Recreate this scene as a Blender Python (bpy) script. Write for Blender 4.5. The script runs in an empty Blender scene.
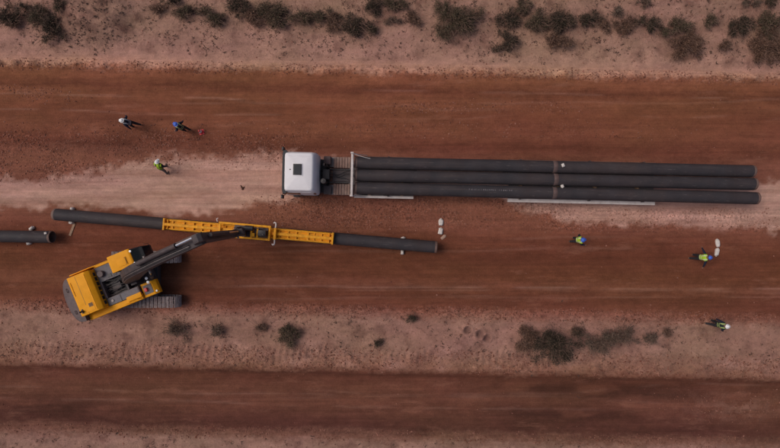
import bpy, bmesh, math, random
import numpy as np
from mathutils import Vector, Matrix, Quaternion

# ------------------------------------------------------------------ camera, sky, sun, exposure
scene = bpy.context.scene
C = scene.collection
H = 33.33                     # drone height above the ground, metres
FPX = 520.0                   # focal length in photograph pixels (780 px wide frame)
R = math.radians
cam_d = bpy.data.cameras.new('camera')
cam_d.sensor_width = 36.0
cam_d.lens = 36.0 * FPX / 780.0
cam_d.clip_end = 3000.0
cam = bpy.data.objects.new('camera', cam_d)
cam.location = (0, 0, H)
C.objects.link(cam)
scene.camera = cam

SUN_ELEV, SUN_AZ = R(56), R(168)          # azimuth of the place the light comes from, from +x towards +y
world = bpy.data.worlds.new('World'); scene.world = world
world.use_nodes = True
wn = world.node_tree.nodes; wl = world.node_tree.links
sky = wn.new('ShaderNodeTexSky'); sky.sky_type = 'NISHITA'; sky.sun_disc = False
sky.sun_elevation = SUN_ELEV
sky.sun_rotation = R(90) - SUN_AZ
sky.air_density = 0.8; sky.dust_density = 5.0; sky.ozone_density = 1.0
wl.new(sky.outputs[0], wn['Background'].inputs[0])
wn['Background'].inputs[1].default_value = 0.10
sun_d = bpy.data.lights.new('sun', 'SUN'); sun_d.energy = 1.3; sun_d.angle = R(30); sun_d.color = (1.0, 0.94, 0.88)
sun = bpy.data.objects.new('sun', sun_d); C.objects.link(sun)
sdir = Vector((math.cos(SUN_ELEV) * math.cos(SUN_AZ), math.cos(SUN_ELEV) * math.sin(SUN_AZ), math.sin(SUN_ELEV)))
sun.rotation_euler = sdir.to_track_quat('Z', 'Y').to_euler()
vs = scene.view_settings
vs.view_transform = 'Standard'; vs.look = 'None'; vs.gamma = 1.0; vs.use_curve_mapping = False
vs.exposure = -0.20
scene.cycles.use_denoising = True

# ------------------------------------------------------------------ helpers
def at(px, py, z=0.0):
    """photo pixel + height -> world point"""
    k = (H - z) / FPX
    return Vector(((px - 390) * k, (224 - py) * k, z))

def lin(r, g, b, k=1.0):
    f = lambda c: (c / 255 / 12.92) if c / 255 <= 0.04045 else ((c / 255 + 0.055) / 1.055) ** 2.4
    return (f(r) * k, f(g) * k, f(b) * k, 1.0)

class MB:
    """collects shapes; build() links them as one mesh object"""
    def __init__(self): self.v = []; self.f = []
    def add(self, verts, faces, M=None):
        o = len(self.v)
        for p in verts:
            p = Vector(p)
            self.v.append(M @ p if M else p)
        self.f += [tuple(i + o for i in f) for f in faces]
        return self
    def bm(self, bm, M=None):
        bm.verts.index_update()
        self.add([v.co.copy() for v in bm.verts], [[v.index for v in f.verts] for f in bm.faces], M); bm.free(); return self
    def box(self, x0, x1, y0, y1, z0, z1, bev=0.0, M=None):
        bm = bmesh.new(); bmesh.ops.create_cube(bm, size=1.0)
        for v in bm.verts:
            v.co = Vector(((x0 + x1) / 2 + v.co.x * (x1 - x0), (y0 + y1) / 2 + v.co.y * (y1 - y0), (z0 + z1) / 2 + v.co.z * (z1 - z0)))
        if bev: bmesh.ops.bevel(bm, geom=bm.edges[:], offset=bev, segments=2, profile=0.6, affect='EDGES')
        return self.bm(bm, M)
    def tube(self, pts, r, n=10, cap=True, M=None):
        pts = [Vector(p) for p in pts]
        rs = r if isinstance(r, (list, tuple)) else [r] * len(pts)
        rings = []; prev = None
        for i, p in enumerate(pts):
            d = (pts[min(i + 1, len(pts) - 1)] - pts[max(i - 1, 0)]).normalized()
            if prev is None:
                a = Vector((0, 0, 1)) if abs(d.z) < 0.9 else Vector((1, 0, 0))
                u = d.cross(a).normalized()
            else:
                u = (prev - d * prev.dot(d)).normalized()
            prev = u; w = d.cross(u)
            rings.append([p + (u * math.cos(2 * math.pi * k / n) + w * math.sin(2 * math.pi * k / n)) * rs[i] for k in range(n)])
        vs_ = [q for ring in rings for q in ring]; fs = []
        for i in range(len(rings) - 1):
            for k in range(n):
                fs.append((i * n + k, i * n + (k + 1) % n, (i + 1) * n + (k + 1) % n, (i + 1) * n + k))
        if cap: fs.append(tuple(range(n))[::-1]); fs.append(tuple((len(rings) - 1) * n + k for k in range(n)))
        return self.add(vs_, fs, M)
    def prism(self, poly, y0, y1, bev=0.0, M=None):
        """polygon in x,z extruded along y"""
        bm = bmesh.new(); n = len(poly)
        a = [bm.verts.new((p[0], y0, p[1])) for p in poly]; b = [bm.verts.new((p[0], y1, p[1])) for p in poly]
        bm.faces.new(a); bm.faces.new(b[::-1])
        for i in range(n): bm.faces.new((a[i], b[i], b[(i + 1) % n], a[(i + 1) % n]))
        bmesh.ops.recalc_face_normals(bm, faces=bm.faces[:])
        if bev: bmesh.ops.bevel(bm, geom=bm.edges[:], offset=bev, segments=2, profile=0.6, affect='EDGES')
        return self.bm(bm, M)
    def lathe(self, prof, n=24, M=None):
        """profile (r,z) about z; M places it"""
        vs_ = [(r * math.cos(2 * math.pi * k / n), r * math.sin(2 * math.pi * k / n), z) for r, z in prof for k in range(n)]
        fs = [(i * n + k, i * n + (k + 1) % n, (i + 1) * n + (k + 1) % n, (i + 1) * n + k) for i in range(len(prof) - 1) for k in range(n)]
        return self.add(vs_, fs, M)
    def build(self, name, mat, parent=None, smooth=None, loc=None, rz=None):
        me = bpy.data.meshes.new(name)
        me.from_pydata([tuple(v) for v in self.v], [], self.f); me.validate(); me.update()
        bm = bmesh.new(); bm.from_mesh(me); bmesh.ops.recalc_face_normals(bm, faces=bm.faces[:]); bm.to_mesh(me); bm.free()
        if mat: me.materials.append(mat)
        o = bpy.data.objects.new(name, me); C.objects.link(o)
        if parent: o.parent = parent
        if loc is not None: o.location = loc
        if rz is not None: o.rotation_euler = (0, 0, rz)
        if smooth is not None:
            me.polygons.foreach_set('use_smooth', [True] * len(me.polygons))
            try: me.set_sharp_from_angle(angle=R(smooth))
            except Exception: pass
        return o

def tag(o, label=None, cat=None, group=None, kind=None):
    if label: o['label'] = label
    if cat: o['category'] = cat
    if group: o['group'] = group
    if kind: o['kind'] = kind
    return o
def empty(name, loc=(0, 0, 0), rz=0.0, label=None, cat=None, group=None):
    o = bpy.data.objects.new(name, None); C.objects.link(o)
    o.location = loc; o.rotation_euler = (0, 0, rz); o.empty_display_size = 0.3
    return tag(o, label, cat, group)
def copy_part(o, parent, loc=None):
    c = o.copy(); C.objects.link(c); c.parent = parent
    if loc is not None: c.location = loc
    for ch in o.children:
        d = ch.copy(); C.objects.link(d); d.parent = c
    return c
TX = lambda x, y, z: Matrix.Translation((x, y, z))
RX = lambda a: Matrix.Rotation(R(a), 4, 'X')
RY = lambda a: Matrix.Rotation(R(a), 4, 'Y')
RZ = lambda a: Matrix.Rotation(R(a), 4, 'Z')

# ------------------------------------------------------------------ materials
DUST = (0.26, 0.115, 0.075, 1)
def material(name, col, rough=0.6, metal=0.0, vary=0.12, scale=6.0, dust=0.0, bump=0.0, spec=0.5, dust_scale=1.5, up=True):
    m = bpy.data.materials.new(name); m.use_nodes = True
    n = m.node_tree.nodes; l = m.node_tree.links; b = n['Principled BSDF']
    b.inputs['Roughness'].default_value = rough; b.inputs['Metallic'].default_value = metal
    b.inputs['Specular IOR Level'].default_value = spec
    tc = n.new('ShaderNodeTexCoord')
    nz = n.new('ShaderNodeTexNoise'); nz.inputs['Scale'].default_value = scale; nz.inputs['Detail'].default_value = 6
    l.new(tc.outputs['Object'], nz.inputs['Vector'])
    mr = n.new('ShaderNodeMapRange'); mr.inputs['From Min'].default_value = 0.3; mr.inputs['From Max'].default_value = 0.7
    mr.inputs['To Min'].default_value = 1 - vary; mr.inputs['To Max'].default_value = 1 + vary
    l.new(nz.outputs['Fac'], mr.inputs['Value'])
    mx = n.new('ShaderNodeMix'); mx.data_type = 'RGBA'; mx.blend_type = 'MULTIPLY'; mx.inputs['Factor'].default_value = 1
    mx.inputs['A'].default_value = col if len(col) == 4 else (*col, 1)
    l.new(mr.outputs['Result'], mx.inputs['B'])
    out = mx.outputs['Result']
    if dust > 0:                                  # settled road dust, patchy, thicker on upward faces
        n2 = n.new('ShaderNodeTexNoise'); n2.inputs['Scale'].default_value = dust_scale; n2.inputs['Detail'].default_value = 8; n2.inputs['Roughness'].default_value = 0.65
        l.new(tc.outputs['Object'], n2.inputs['Vector'])
        m2 = n.new('ShaderNodeMapRange'); m2.inputs['From Min'].default_value = 0.35; m2.inputs['From Max'].default_value = 0.75
        m2.inputs['To Min'].default_value = dust * 0.35; m2.inputs['To Max'].default_value = min(1, dust * 1.6)
        l.new(n2.outputs['Fac'], m2.inputs['Value'])
        d = n.new('ShaderNodeMix'); d.data_type = 'RGBA'; d.inputs['B'].default_value = DUST
        l.new(m2.outputs['Result'], d.inputs['Factor']); l.new(out, d.inputs['A']); out = d.outputs['Result']
    l.new(out, b.inputs['Base Color'])
    if bump > 0:
        bp = n.new('ShaderNodeBump'); bp.inputs['Strength'].default_value = bump; bp.inputs['Distance'].default_value = 0.02
        n3 = n.new('ShaderNodeTexNoise'); n3.inputs['Scale'].default_value = scale * 6; n3.inputs['Detail'].default_value = 4
        l.new(tc.outputs['Object'], n3.inputs['Vector'])
        l.new(n3.outputs['Fac'], bp.inputs['Height']); l.new(bp.outputs[0], b.inputs['Normal'])
    return m

M = {}
M['yellow'] = material('yellow_paint', (0.82, 0.335, 0.004), 0.6, vary=0.09, scale=2.5, dust=0.06, dust_scale=2.5, spec=0.22)
M['lift_yellow'] = material('lifter_yellow_paint', (0.80, 0.335, 0.006), 0.6, vary=0.22, scale=5, dust=0.17, dust_scale=4, spec=0.22)
M['grey'] = material('grey_paint', (0.075, 0.07, 0.077), 0.6, vary=0.2, scale=3, dust=0.22, spec=0.3)
M['dark'] = material('dark_grey_paint', (0.046, 0.043, 0.047), 0.55, vary=0.25, scale=3, dust=0.12, spec=0.3)
M['deck'] = material('walkway_plate', (0.13, 0.125, 0.135), 0.7, vary=0.15, scale=9, dust=0.12, bump=0.3)
M['black'] = material('black_parts', (0.016, 0.016, 0.018), 0.5, vary=0.3, scale=9, dust=0.05)
M['rubber'] = material('rubber', (0.022, 0.021, 0.021), 0.85, vary=0.2, scale=9, dust=0.28, spec=0.2)
M['steel'] = material('worn_steel', (0.20, 0.19, 0.19), 0.5, metal=0.5, vary=0.25, scale=8, dust=0.22)
M['track'] = material('track_steel', (0.33, 0.29, 0.285), 0.75, metal=0.0, vary=0.4, scale=8, dust=0.35, dust_scale=3)
M['chrome'] = material('cylinder_rod', (0.6, 0.6, 0.62), 0.2, metal=1.0, vary=0.05)
M['glass'] = material('dark_glass', (0.012, 0.014, 0.018), 0.08, vary=0.1, scale=2, spec=0.6)
M['white'] = material('white_paint', (0.76, 0.73, 0.74), 0.5, vary=0.03, scale=2, dust=0.055, dust_scale=2.2, spec=0.3)
M['dirty_white'] = material('dirty_white_paint', (0.62, 0.56, 0.53), 0.6, vary=0.12, scale=4, dust=0.22, dust_scale=2.5)
M['pipe'] = material('pipe_coating', (0.036, 0.034, 0.037), 0.52, vary=0.12, scale=1.2, dust=0.07, dust_scale=0.8, spec=0.35)
def pipe_material():
    m = material('pipe_coating', (0.035, 0.0335, 0.038), 0.6, vary=0.15, scale=1.2, dust=0.05, dust_scale=0.8, spec=0.16)
    n = m.node_tree.nodes; l = m.node_tree.links; b = n['Principled BSDF']; src = b.inputs['Base Color'].links[0].from_socket
    tc = n.new('ShaderNodeTexCoord')
    for sc, lo, hi, f, c, off in (((0.5, 9, 9), .56, .74, .35, (0.10, 0.075, 0.068, 1), 0), ((2.2, 14, 14), .62, .70, .45, (0.13, 0.105, 0.10, 1), 5), ((0.35, 0.8, 0.8), .52, .70, .30, (0.085, 0.058, 0.05, 1), 9)):
        mp = n.new('ShaderNodeMapping'); mp.inputs['Scale'].default_value = sc; l.new(tc.outputs['Object'], mp.inputs['Vector'])
        oi = n.new('ShaderNodeObjectInfo'); ad = n.new('ShaderNodeVectorMath'); ad.operation = 'ADD'; l.new(mp.outputs[0], ad.inputs[0])
        ml = n.new('ShaderNodeMath'); ml.operation = 'MULTIPLY_ADD'; l.new(oi.outputs['Random'], ml.inputs[0]); ml.inputs[1].default_value = 50; ml.inputs[2].default_value = off; l.new(ml.outputs[0], ad.inputs[1])
        z = n.new('ShaderNodeTexNoise'); z.inputs['Scale'].default_value = 1; z.inputs['Detail'].default_value = 6; l.new(ad.outputs[0], z.inputs['Vector'])
        r = n.new('ShaderNodeMapRange'); r.inputs['From Min'].default_value = lo; r.inputs['From Max'].default_value = hi; r.inputs['To Max'].default_value = f; l.new(z.outputs['Fac'], r.inputs['Value'])
        x = n.new('ShaderNodeMix'); x.data_type = 'RGBA'; x.inputs['B'].default_value = c; l.new(r.outputs['Result'], x.inputs['Factor']); l.new(src, x.inputs['A']); src = x.outputs['Result']
    l.new(src, b.inputs['Base Color']); return m
M['pipe'] = pipe_material()
M['pipe_in'] = material('pipe_bare_steel', (0.13, 0.085, 0.07), 0.7, vary=0.25, scale=5, dust=0.25)
M['rust'] = material('rusty_dusty_rail', (0.11, 0.055, 0.04), 0.85, vary=0.3, scale=4, dust=0.35)
M['planks'] = material('dusty_planks', (0.24, 0.17, 0.14), 0.8, vary=0.3, scale=4, dust=0.45)
M['timber'] = material('timber', (0.30, 0.20, 0.13), 0.85, vary=0.3, scale=5, dust=0.25)
M['bag'] = material('woven_sack', (0.66, 0.60, 0.55), 0.9, vary=0.12, scale=8, dust=0.12, bump=0.4)
M['bag_tan'] = material('tan_sack', (0.42, 0.27, 0.20), 0.9, vary=0.15, scale=8, dust=0.2, bump=0.4)
M['strap'] = material('joint_wrap', (0.095, 0.068, 0.066), 0.8, vary=0.3, scale=5, dust=0.12, spec=0.2)
M['rope'] = material('white_rope', (0.6, 0.55, 0.52), 0.85, vary=0.1)
M['red'] = material('red_plastic', (0.62, 0.035, 0.03), 0.5, vary=0.1, dust=0.06)
M['cone'] = material('cone_plastic', (0.75, 0.05, 0.06), 0.5, vary=0.08, dust=0.06)
M['lamp'] = material('lamp_lens', (0.8, 0.8, 0.8), 0.15, vary=0.02)
M['skin'] = material('skin', (0.24, 0.12, 0.075), 0.6, vary=0.06, scale=12)
M['navy'] = material('navy_cloth', (0.018, 0.02, 0.038), 0.9, vary=0.15, scale=10, spec=0.2)
M['khaki'] = material('grey_cloth', (0.13, 0.12, 0.12), 0.9, vary=0.15, scale=10, spec=0.2)
M['charcoal'] = material('charcoal_cloth', (0.03, 0.028, 0.032), 0.9, vary=0.15, scale=10, spec=0.2)
M['boot'] = material('tan_boot', (0.30, 0.22, 0.15), 0.8, vary=0.15, dust=0.3)
M['boot_dark'] = material('dark_boot', (0.05, 0.04, 0.035), 0.8, vary=0.15, dust=0.3)
M['hat_white'] = material('white_hard_hat', (0.80, 0.78, 0.77), 0.3, vary=0.02)
M['hat_blue'] = material('blue_hard_hat', (0.05, 0.13, 0.55), 0.3, vary=0.03)
M['twig'] = material('dead_twig', (0.165, 0.10, 0.075), 0.9, vary=0.3, scale=5, spec=0.2)
M['dead'] = material('dark_dead_wood', (0.075, 0.035, 0.022), 0.9, vary=0.3, scale=5, spec=0.2)
M['clod'] = material('soil_clods', (0.165, 0.062, 0.042), 0.95, vary=0.45, scale=1.7, spec=0.1)
M['pale_clod'] = material('pale_soil_clods', (0.27, 0.125, 0.090), 0.95, vary=0.4, scale=1.7, spec=0.1)
def leaf_material(name, a, b_):
    m = bpy.data.materials.new(name); m.use_nodes = True; n = m.node_tree.nodes; l = m.node_tree.links; p = n['Principled BSDF']
    p.inputs['Roughness'].default_value = .85; p.inputs['Specular IOR Level'].default_value = .15
    g = n.new('ShaderNodeNewGeometry'); z = n.new('ShaderNodeTexNoise'); z.inputs['Scale'].default_value = 2.2; z.inputs['Detail'].default_value = 4; l.new(g.outputs['Position'], z.inputs['Vector'])
    s_ = n.new('ShaderNodeMath'); s_.operation = 'ADD'; l.new(g.outputs['Random Per Island'], s_.inputs[0]); l.new(z.outputs['Fac'], s_.inputs[1])
    r = n.new('ShaderNodeMapRange'); r.inputs['From Min'].default_value = .55; r.inputs['From Max'].default_value = 1.45; l.new(s_.outputs[0], r.inputs['Value'])
    c = n.new('ShaderNodeValToRGB'); e = c.color_ramp.elements; e[0].color = (*[q * .55 for q in a], 1); e[1].color = (*b_, 1); k = e.new(.5); k.color = (*a, 1)
    l.new(r.outputs['Result'], c.inputs[0]); l.new(c.outputs[0], p.inputs['Base Color']); return m
M['leaf_olive'] = leaf_material('olive_leaves', (0.092, 0.074, 0.046), (0.20, 0.13, 0.09))
M['leaf_dark'] = leaf_material('dark_leaves', (0.055, 0.045, 0.031), (0.13, 0.085, 0.062))
M['leaf_brown'] = leaf_material('dry_brown_leaves', (0.145, 0.078, 0.054), (0.26, 0.15, 0.105))
M['leaf_grey'] = leaf_material('grey_green_leaves', (0.13, 0.095, 0.072), (0.22, 0.145, 0.11))
M['tuft'] = material('dry_tufts', (0.10, 0.058, 0.045), 0.9, vary=0.5, scale=2.0, spec=0.2)
# ------------------------------------------------------------------ terrain
_rng = np.random.default_rng(7)
_T = _rng.random((512, 512))
def vn(x, y, s=0):
    x = np.asarray(x, float) + s * 17.31; y = np.asarray(y, float) + s * 9.77
    ix = np.floor(x).astype(int); iy = np.floor(y).astype(int); fx = x - ix; fy = y - iy
    fx = fx * fx * (3 - 2 * fx); fy = fy * fy * (3 - 2 * fy)
    a = _T[ix % 512, iy % 512]; b = _T[(ix + 1) % 512, iy % 512]; c = _T[ix % 512, (iy + 1) % 512]; d = _T[(ix + 1) % 512, (iy + 1) % 512]
    return (a * (1 - fx) + b * fx) * (1 - fy) + (c * (1 - fx) + d * fx) * fy
def fbm(x, y, s=0, o=4):
    t = 0; a = 0.5; tot = 0
    for k in range(o):
        t = t + a * vn(np.asarray(x) * 2 ** k, np.asarray(y) * 2 ** k, s + k * 3); tot += a; a *= 0.5
    return t / tot
def sm(a, b, x):
    t = np.clip((np.asarray(x, float) - a) / (b - a), 0, 1); return t * t * (3 - 2 * t)
KG = FPX / H
def uv(x, y):
    u = 390 + x * KG; v = 224 - y * KG
    return u, v, v - 0.02 * (np.clip(u, -400, 1200) - 390)
PITS = [(467.5, 330, 4.2), (480.0, 334, 4.6), (486.5, 338, 4.0)]
def pale_mask(u, v, x, y):
    top = np.interp(u, [-300, 0, 60, 100, 130, 180, 280, 400, 500, 640, 760, 1100], [190, 181, 177, 170, 162, 156, 155, 165, 172, 180, 180, 178])
    bot = np.interp(u, [-300, 0, 100, 170, 230, 270, 300, 340, 480, 510, 560, 640, 780, 1100], [208, 208, 207, 214, 210, 203, 194, 188, 190, 206, 222, 225, 229, 235])
    w = (fbm(x / 1.1, y / 0.6, 5) - 0.5) * 16 + (fbm(x / 0.3, y / 0.25, 6, 3) - 0.5) * 10
    return sm(-4, 5, v - top + w) * sm(-4, 5, bot - v + w)
RUTS = [(284.5, .006, 1.5, .9, 200, 900, .9), (287.5, .006, 1.5, .7, 330, 900, .5), (92, .028, 1.5, .9, -50, 330, .8), (97, .026, 2, .8, 120, 520, .5), (85, .018, 2, .9, 350, 900, .5), (109, .02, 3, .9, -50, 420, .5),
        (250, -.016, 5, 1.0, 250, 640, .35), (262, -.02, 6, 1.0, 250, 660, .35), (300, -.012, 4, .9, 200, 520, .4), (296, .004, 3, .8, 440, 900, .35), (120, -.025, 6, 1.0, 330, 900, .35), (132, -.028, 6, 1.0, 330, 900, .35),
        (388, .02, 4, 1.0, -50, 500, .45), (399, .02, 4, 1.0, -50, 620, .45), (404, -.02, 6, 1.0, 100, 800, .3), (382, .03, 4, .9, 300, 900, .35), (172, .012, 3, .9, -50, 280, .5), (180, .016, 3, .9, -50, 280, .5), (199, .006, 3, .8, 20, 240, .4)]
def rut_mask(u, v, x):
    t = np.zeros_like(np.asarray(u, float))
    for i, (v0, sl, wob, w, u0, u1, k) in enumerate(RUTS):
        c = v0 + sl * u + wob * 2 * (vn(u / 130, i * 3.3, 70) - .5) + 1.2 * (vn(u / 22, i * 5.1, 71) - .5)
        t = np.maximum(t, k * np.exp(-((v - c) / w) ** 2) * sm(u0, u0 + 40, u) * sm(u1, u1 - 40, u) * sm(.25, .6, vn(u / 30, i * 2.7, 72)))
    return t
def pebble_mask(u, v, vp, x, y):
    p = 0
    p = p + sm(128, 140, v) * sm(175, 160, v) * sm(330, 260, u) * 0.8
    p = p + sm(160, 170, v) * sm(190, 180, v) * sm(140, 60, u) * 0.7
    p = p + sm(192, 200, v) * sm(236, 218, v) * sm(225, 300, u) * sm(620, 520, u)
    p = p + sm(206, 212, v) * sm(236, 226, v) * sm(500, 560, u) * 0.8
    p = p + sm(64, 68, vp) * sm(80, 74, vp) * 0.8
    p = p + sm(303, 308, vp) * sm(322, 315, vp)
    p = p + sm(345, 352, vp) * sm(374, 368, vp) * 0.7
    p = p + sm(90, 96, vp) * sm(112, 104, vp) * sm(120, 60, u) * 0.4
    p = p + sm(99, 103, v) * sm(116, 111, v) * sm(360, 400, u) * sm(600, 540, u) * 0.55
    p = p + sm(118, 124, v) * sm(142, 136, v) * sm(700, 620, u) * 0.25
    p = p + .5 * np.exp(-(((u - 735) / 50) ** 2)) * np.exp(-((vp - 400) / 13) ** 2)
    p = p + sm(428, 432, vp) * sm(444, 438, vp) * 0.5
    return np.clip(p, 0, 1) * (0.35 + 0.65 * sm(0.35, 0.6, fbm(x / 1.6, y / 0.7, 11)))
def scrub_mask(vp):
    return np.clip(sm(66, 56, vp) + sm(314, 322, vp) * sm(372, 364, vp) + sm(436, 444, vp), 0, 1)
def height(x, y):
    x = np.asarray(x, float); y = np.asarray(y, float)
    u, v, vp = uv(x, y)
    s = scrub_mask(vp); pb = pebble_mask(u, v, vp, x, y)
    near = np.exp(-(np.abs(x) / 120) ** 4) * np.exp(-(np.abs(y) / 120) ** 4)
    h = 0.05 * (fbm(x / 6, y / 4, 1) - 0.5)
    h = h + (1 - s) * 0.022 * (fbm(x / 9, y / 0.22, 2, 3) - 0.5)
    h = h + s * (0.22 * (fbm(x / 2.4, y / 1.8, 3) - 0.45) + 0.07 * (fbm(x / 0.35, y / 0.35, 4, 3) - 0.5) + 0.04)
    h = h + pb * (0.085 * (fbm(x / 0.26, y / 0.22, 8, 2) - 0.5) + 0.02)
    lump = vn((x + y * 0.8) / 0.55, y / 0.40, 21) * .7 + .3 * vn(x / 0.2, y / 0.2, 20)
    h = h + 0.30 * np.exp(-((vp - 71) / 4.5) ** 2) * (0.1 + 1.05 * lump ** 1.5)
    h = h + 0.10 * np.exp(-((vp - 313) / 5.0) ** 2) * (0.3 + 0.9 * vn(x / 0.3, y / 0.25, 22))
    h = h + 0.11 * np.exp(-((vp - 371) / 4.5) ** 2) * (0.3 + 0.8 * vn(x / 0.7, y / 0.3, 23)) - 0.10 * sm(372, 377, vp) * sm(438, 432, vp)
    h = h + 0.09 * np.exp(-((vp - 435) / 4.0) ** 2) * (0.3 + 0.8 * vn(x / 0.6, y / 0.3, 24))
    h = h - 0.018 * rut_mask(u, v, x)
    h = h + 0.05 * np.exp(-((v - 150) / 5.0) ** 2) * sm(330, 250, u) * (0.2 + 0.9 * vn(x / 0.35, y / 0.3, 25))
    for c, a in ((86.5, -.02), (91, -.022), (97, .02), (284, .03), (289, -.02), (247, -.015), (262, -.015), (379, -.025), (421, -.03), (388, .015), (408, -.02)):
        h = h + a * np.exp(-((vp - c - 3 * (vn(x / 14, c) - 0.5)) / 1.3) ** 2) * (0.4 + 0.9 * vn(x / 5, c, 4))
    # wheel ruts on the pale track
    pm = pale_mask(u, v, x, y)
    for c in (163, 168.5, 180.5, 186):
        h = h - 0.022 * pm * np.exp(-((v - c - 0.021 * (u - 150)) / 1.6) ** 2)
    # cleat prints along the lower scrub strip
    cl = sm(345, 350, vp) * sm(367, 362, vp) * (u < 560)
    h = h + cl * 0.030 * (np.sin(x / 0.42 * 2 * math.pi + 1.8 * np.sin(y / 0.5)) * sm(.35, .6, fbm(x / 1.5, y / 0.8, 31)))
    h = h + 0.55 * np.exp(-(((u - 98) / 36) ** 2 + ((v - 16) / 26) ** 2) ** 1.5) * (.8 + .4 * fbm(x / .5, y / .5, 61, 3))
    for yc in (-2.08, -4.86):
        h = h + 0.016 * np.sin(x / 0.21 * 2 * math.pi) * sm(.40, .32, np.abs(y - yc)) * sm(-30, -26, x) * sm(-9.5, -12, x) * sm(.3, .6, fbm(x / 1.2, y / .9, 63))
    for (pu, pv, pr) in PITS:
        d = np.hypot(u - pu, v - pv) / pr
        h = h - 0.12 * np.exp(-(d * 1.25) ** 4) + 0.07 * np.exp(-((d - 1.15) / 0.25) ** 2)
    return h * near
def gz(x, y): return float(height(np.array([x]), np.array([y]))[0])

def axis(lim, step, far):
    core = np.arange(-lim, lim + step / 2, step)
    out = []; d = step; p = lim
    while p < far: d *= 1.22; p += d; out.append(p)
    out = np.array(out)
    return np.concatenate([-out[::-1], core, out])
def soil_material():
    m = bpy.data.materials.new('desert_soil'); m.use_nodes = True
    n = m.node_tree.nodes; l = m.node_tree.links; b = n['Principled BSDF']
    b.inputs['Roughness'].default_value = 0.95; b.inputs['Specular IOR Level'].default_value = 0.12
    geo = n.new('ShaderNodeNewGeometry'); sp = n.new('ShaderNodeSeparateXYZ'); l.new(geo.outputs['Position'], sp.inputs[0])
    def math_(op, a, b_=None, c=None):
        k = n.new('ShaderNodeMath'); k.operation = op
        for i, q in enumerate((a, b_, c)):
            if q is None: continue
            if isinstance(q, (int, float)): k.inputs[i].default_value = q
            else: l.new(q, k.inputs[i])
        return k.outputs[0]
    def noise(scale, sc=(1, 1, 1), detail=5, rough=0.55, off=0):
        mp = n.new('ShaderNodeMapping'); mp.inputs['Scale'].default_value = sc; mp.inputs['Location'].default_value = (off, off * 1.7, 0)
        l.new(geo.outputs['Position'], mp.inputs['Vector'])
        k = n.new('ShaderNodeTexNoise'); k.inputs['Scale'].default_value = scale; k.inputs['Detail'].default_value = detail; k.inputs['Roughness'].default_value = rough
        l.new(mp.outputs[0], k.inputs['Vector']); return k.outputs['Fac']
    def rng(v, a, b_, c, d):
        k = n.new('ShaderNodeMapRange'); k.inputs['From Min'].default_value = a; k.inputs['From Max'].default_value = b_; k.inputs['To Min'].default_value = c; k.inputs['To Max'].default_value = d
        l.new(v, k.inputs['Value']); return k.outputs['Result']
    def mixc(f, a, b_, mode='MIX'):
        k = n.new('ShaderNodeMix'); k.data_type = 'RGBA'; k.blend_type = mode
        for nm, q in (('Factor', f), ('A', a), ('B', b_)):
            if isinstance(q, (int, float)): k.inputs[nm].default_value = q
            elif isinstance(q, tuple): k.inputs[nm].default_value = q
            else: l.new(q, k.inputs[nm])
        return k.outputs['Result']
    def attr(name):
        k = n.new('ShaderNodeAttribute'); k.attribute_name = name; return k.outputs['Fac']
    # v' = 224 - KG*y - 0.02*KG*x   (strip coordinate across the line of the road)
    vp = math_('SUBTRACT', math_('SUBTRACT', 224.0, math_('MULTIPLY', sp.outputs['Y'], KG)), math_('MULTIPLY', sp.outputs['X'], 0.02 * KG))
    w1 = rng(noise(0.9, (0.35, 1, 1), 6, 0.6), 0, 1, -7, 7)
    w2 = rng(noise(3.0, (0.8, 1, 1), 5, 0.7, 3), 0, 1, -8, 8)
    vpw = math_('ADD', math_('ADD', vp, w1), w2)
    K = 1 / 0.74
    stops = [(-60, (130, 100, 86)), (20, (132, 102, 87)), (48, (138, 106, 91)), (62, (149, 113, 98)), (69, (155, 116, 96)), (75, (119, 75, 55)), (81, (110, 68, 48)),
             (90, (92, 54, 39)), (100, (109, 67, 48)), (114, (102, 61, 44)), (132, (107, 65, 48)), (147, (93, 54, 41)), (158, (109, 68, 54)), (205, (114, 72, 57)), (224, (111, 69, 54)),
             (236, (98, 58, 43)), (250, (90, 52, 37)), (275, (94, 56, 39)), (284, (104, 64, 48)), (292, (92, 54, 39)), (305, (98, 58, 44)), (311, (116, 75, 62)),
             (322, (133, 100, 86)), (348, (128, 96, 82)), (366, (121, 86, 70)), (374, (80, 47, 36)), (392, (92, 58, 45)), (408, (90, 56, 44)), (428, (74, 45, 37)), (437, (104, 73, 60)), (446, (130, 101, 87)), (560, (129, 100, 86))]
    lo, hi = -60, 560
    cr = n.new('ShaderNodeValToRGB'); e = cr.color_ramp.elements
    for i, (s, c) in enumerate(stops):
        p = (s - lo) / (hi - lo)
        el = e[i] if i < 2 else e.new(p)
        el.position = p; el.color = lin(*c, k=K)
    for i, (s, c) in enumerate(sorted(stops)):
        e[i].position = (s - lo) / (hi - lo); e[i].color = lin(*c, k=K)
    l.new(rng(vpw, lo, hi, 0, 1), cr.inputs[0])
    col = cr.outputs[0]
    # pale compacted track
    pale = attr('pale')
    palecol = mixc(rng(noise(1.2, (0.08, 1.6, 1), 6, 0.6, 9), 0.35, 0.65, 0, 1), lin(146, 110, 96, K), lin(166, 131, 117, K))
    col = mixc(pale, col, palecol)
    # patches of greyer crust and bare pale soil in the scrub
    scr = attr('scrub')
    pt = math_('MULTIPLY', scr, rng(noise(0.55, (0.6, 1, 1), 8, 0.68, 21), 0.46, 0.66, 0, 0.85))
    col = mixc(pt, col, lin(142, 108, 95, K))
    pt2 = math_('MULTIPLY', scr, rng(noise(0.7, (1, 1, 1), 7, 0.65, 33), 0.50, 0.68, 0, 0.75))
    col = mixc(pt2, col, lin(92, 64, 56, K))
    # long grader streaks in the road
    road = math_('SUBTRACT', 1.0, scr)
    st = noise(1.0, (0.075, 2.2, 1), 8, 0.68, 5)
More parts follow.
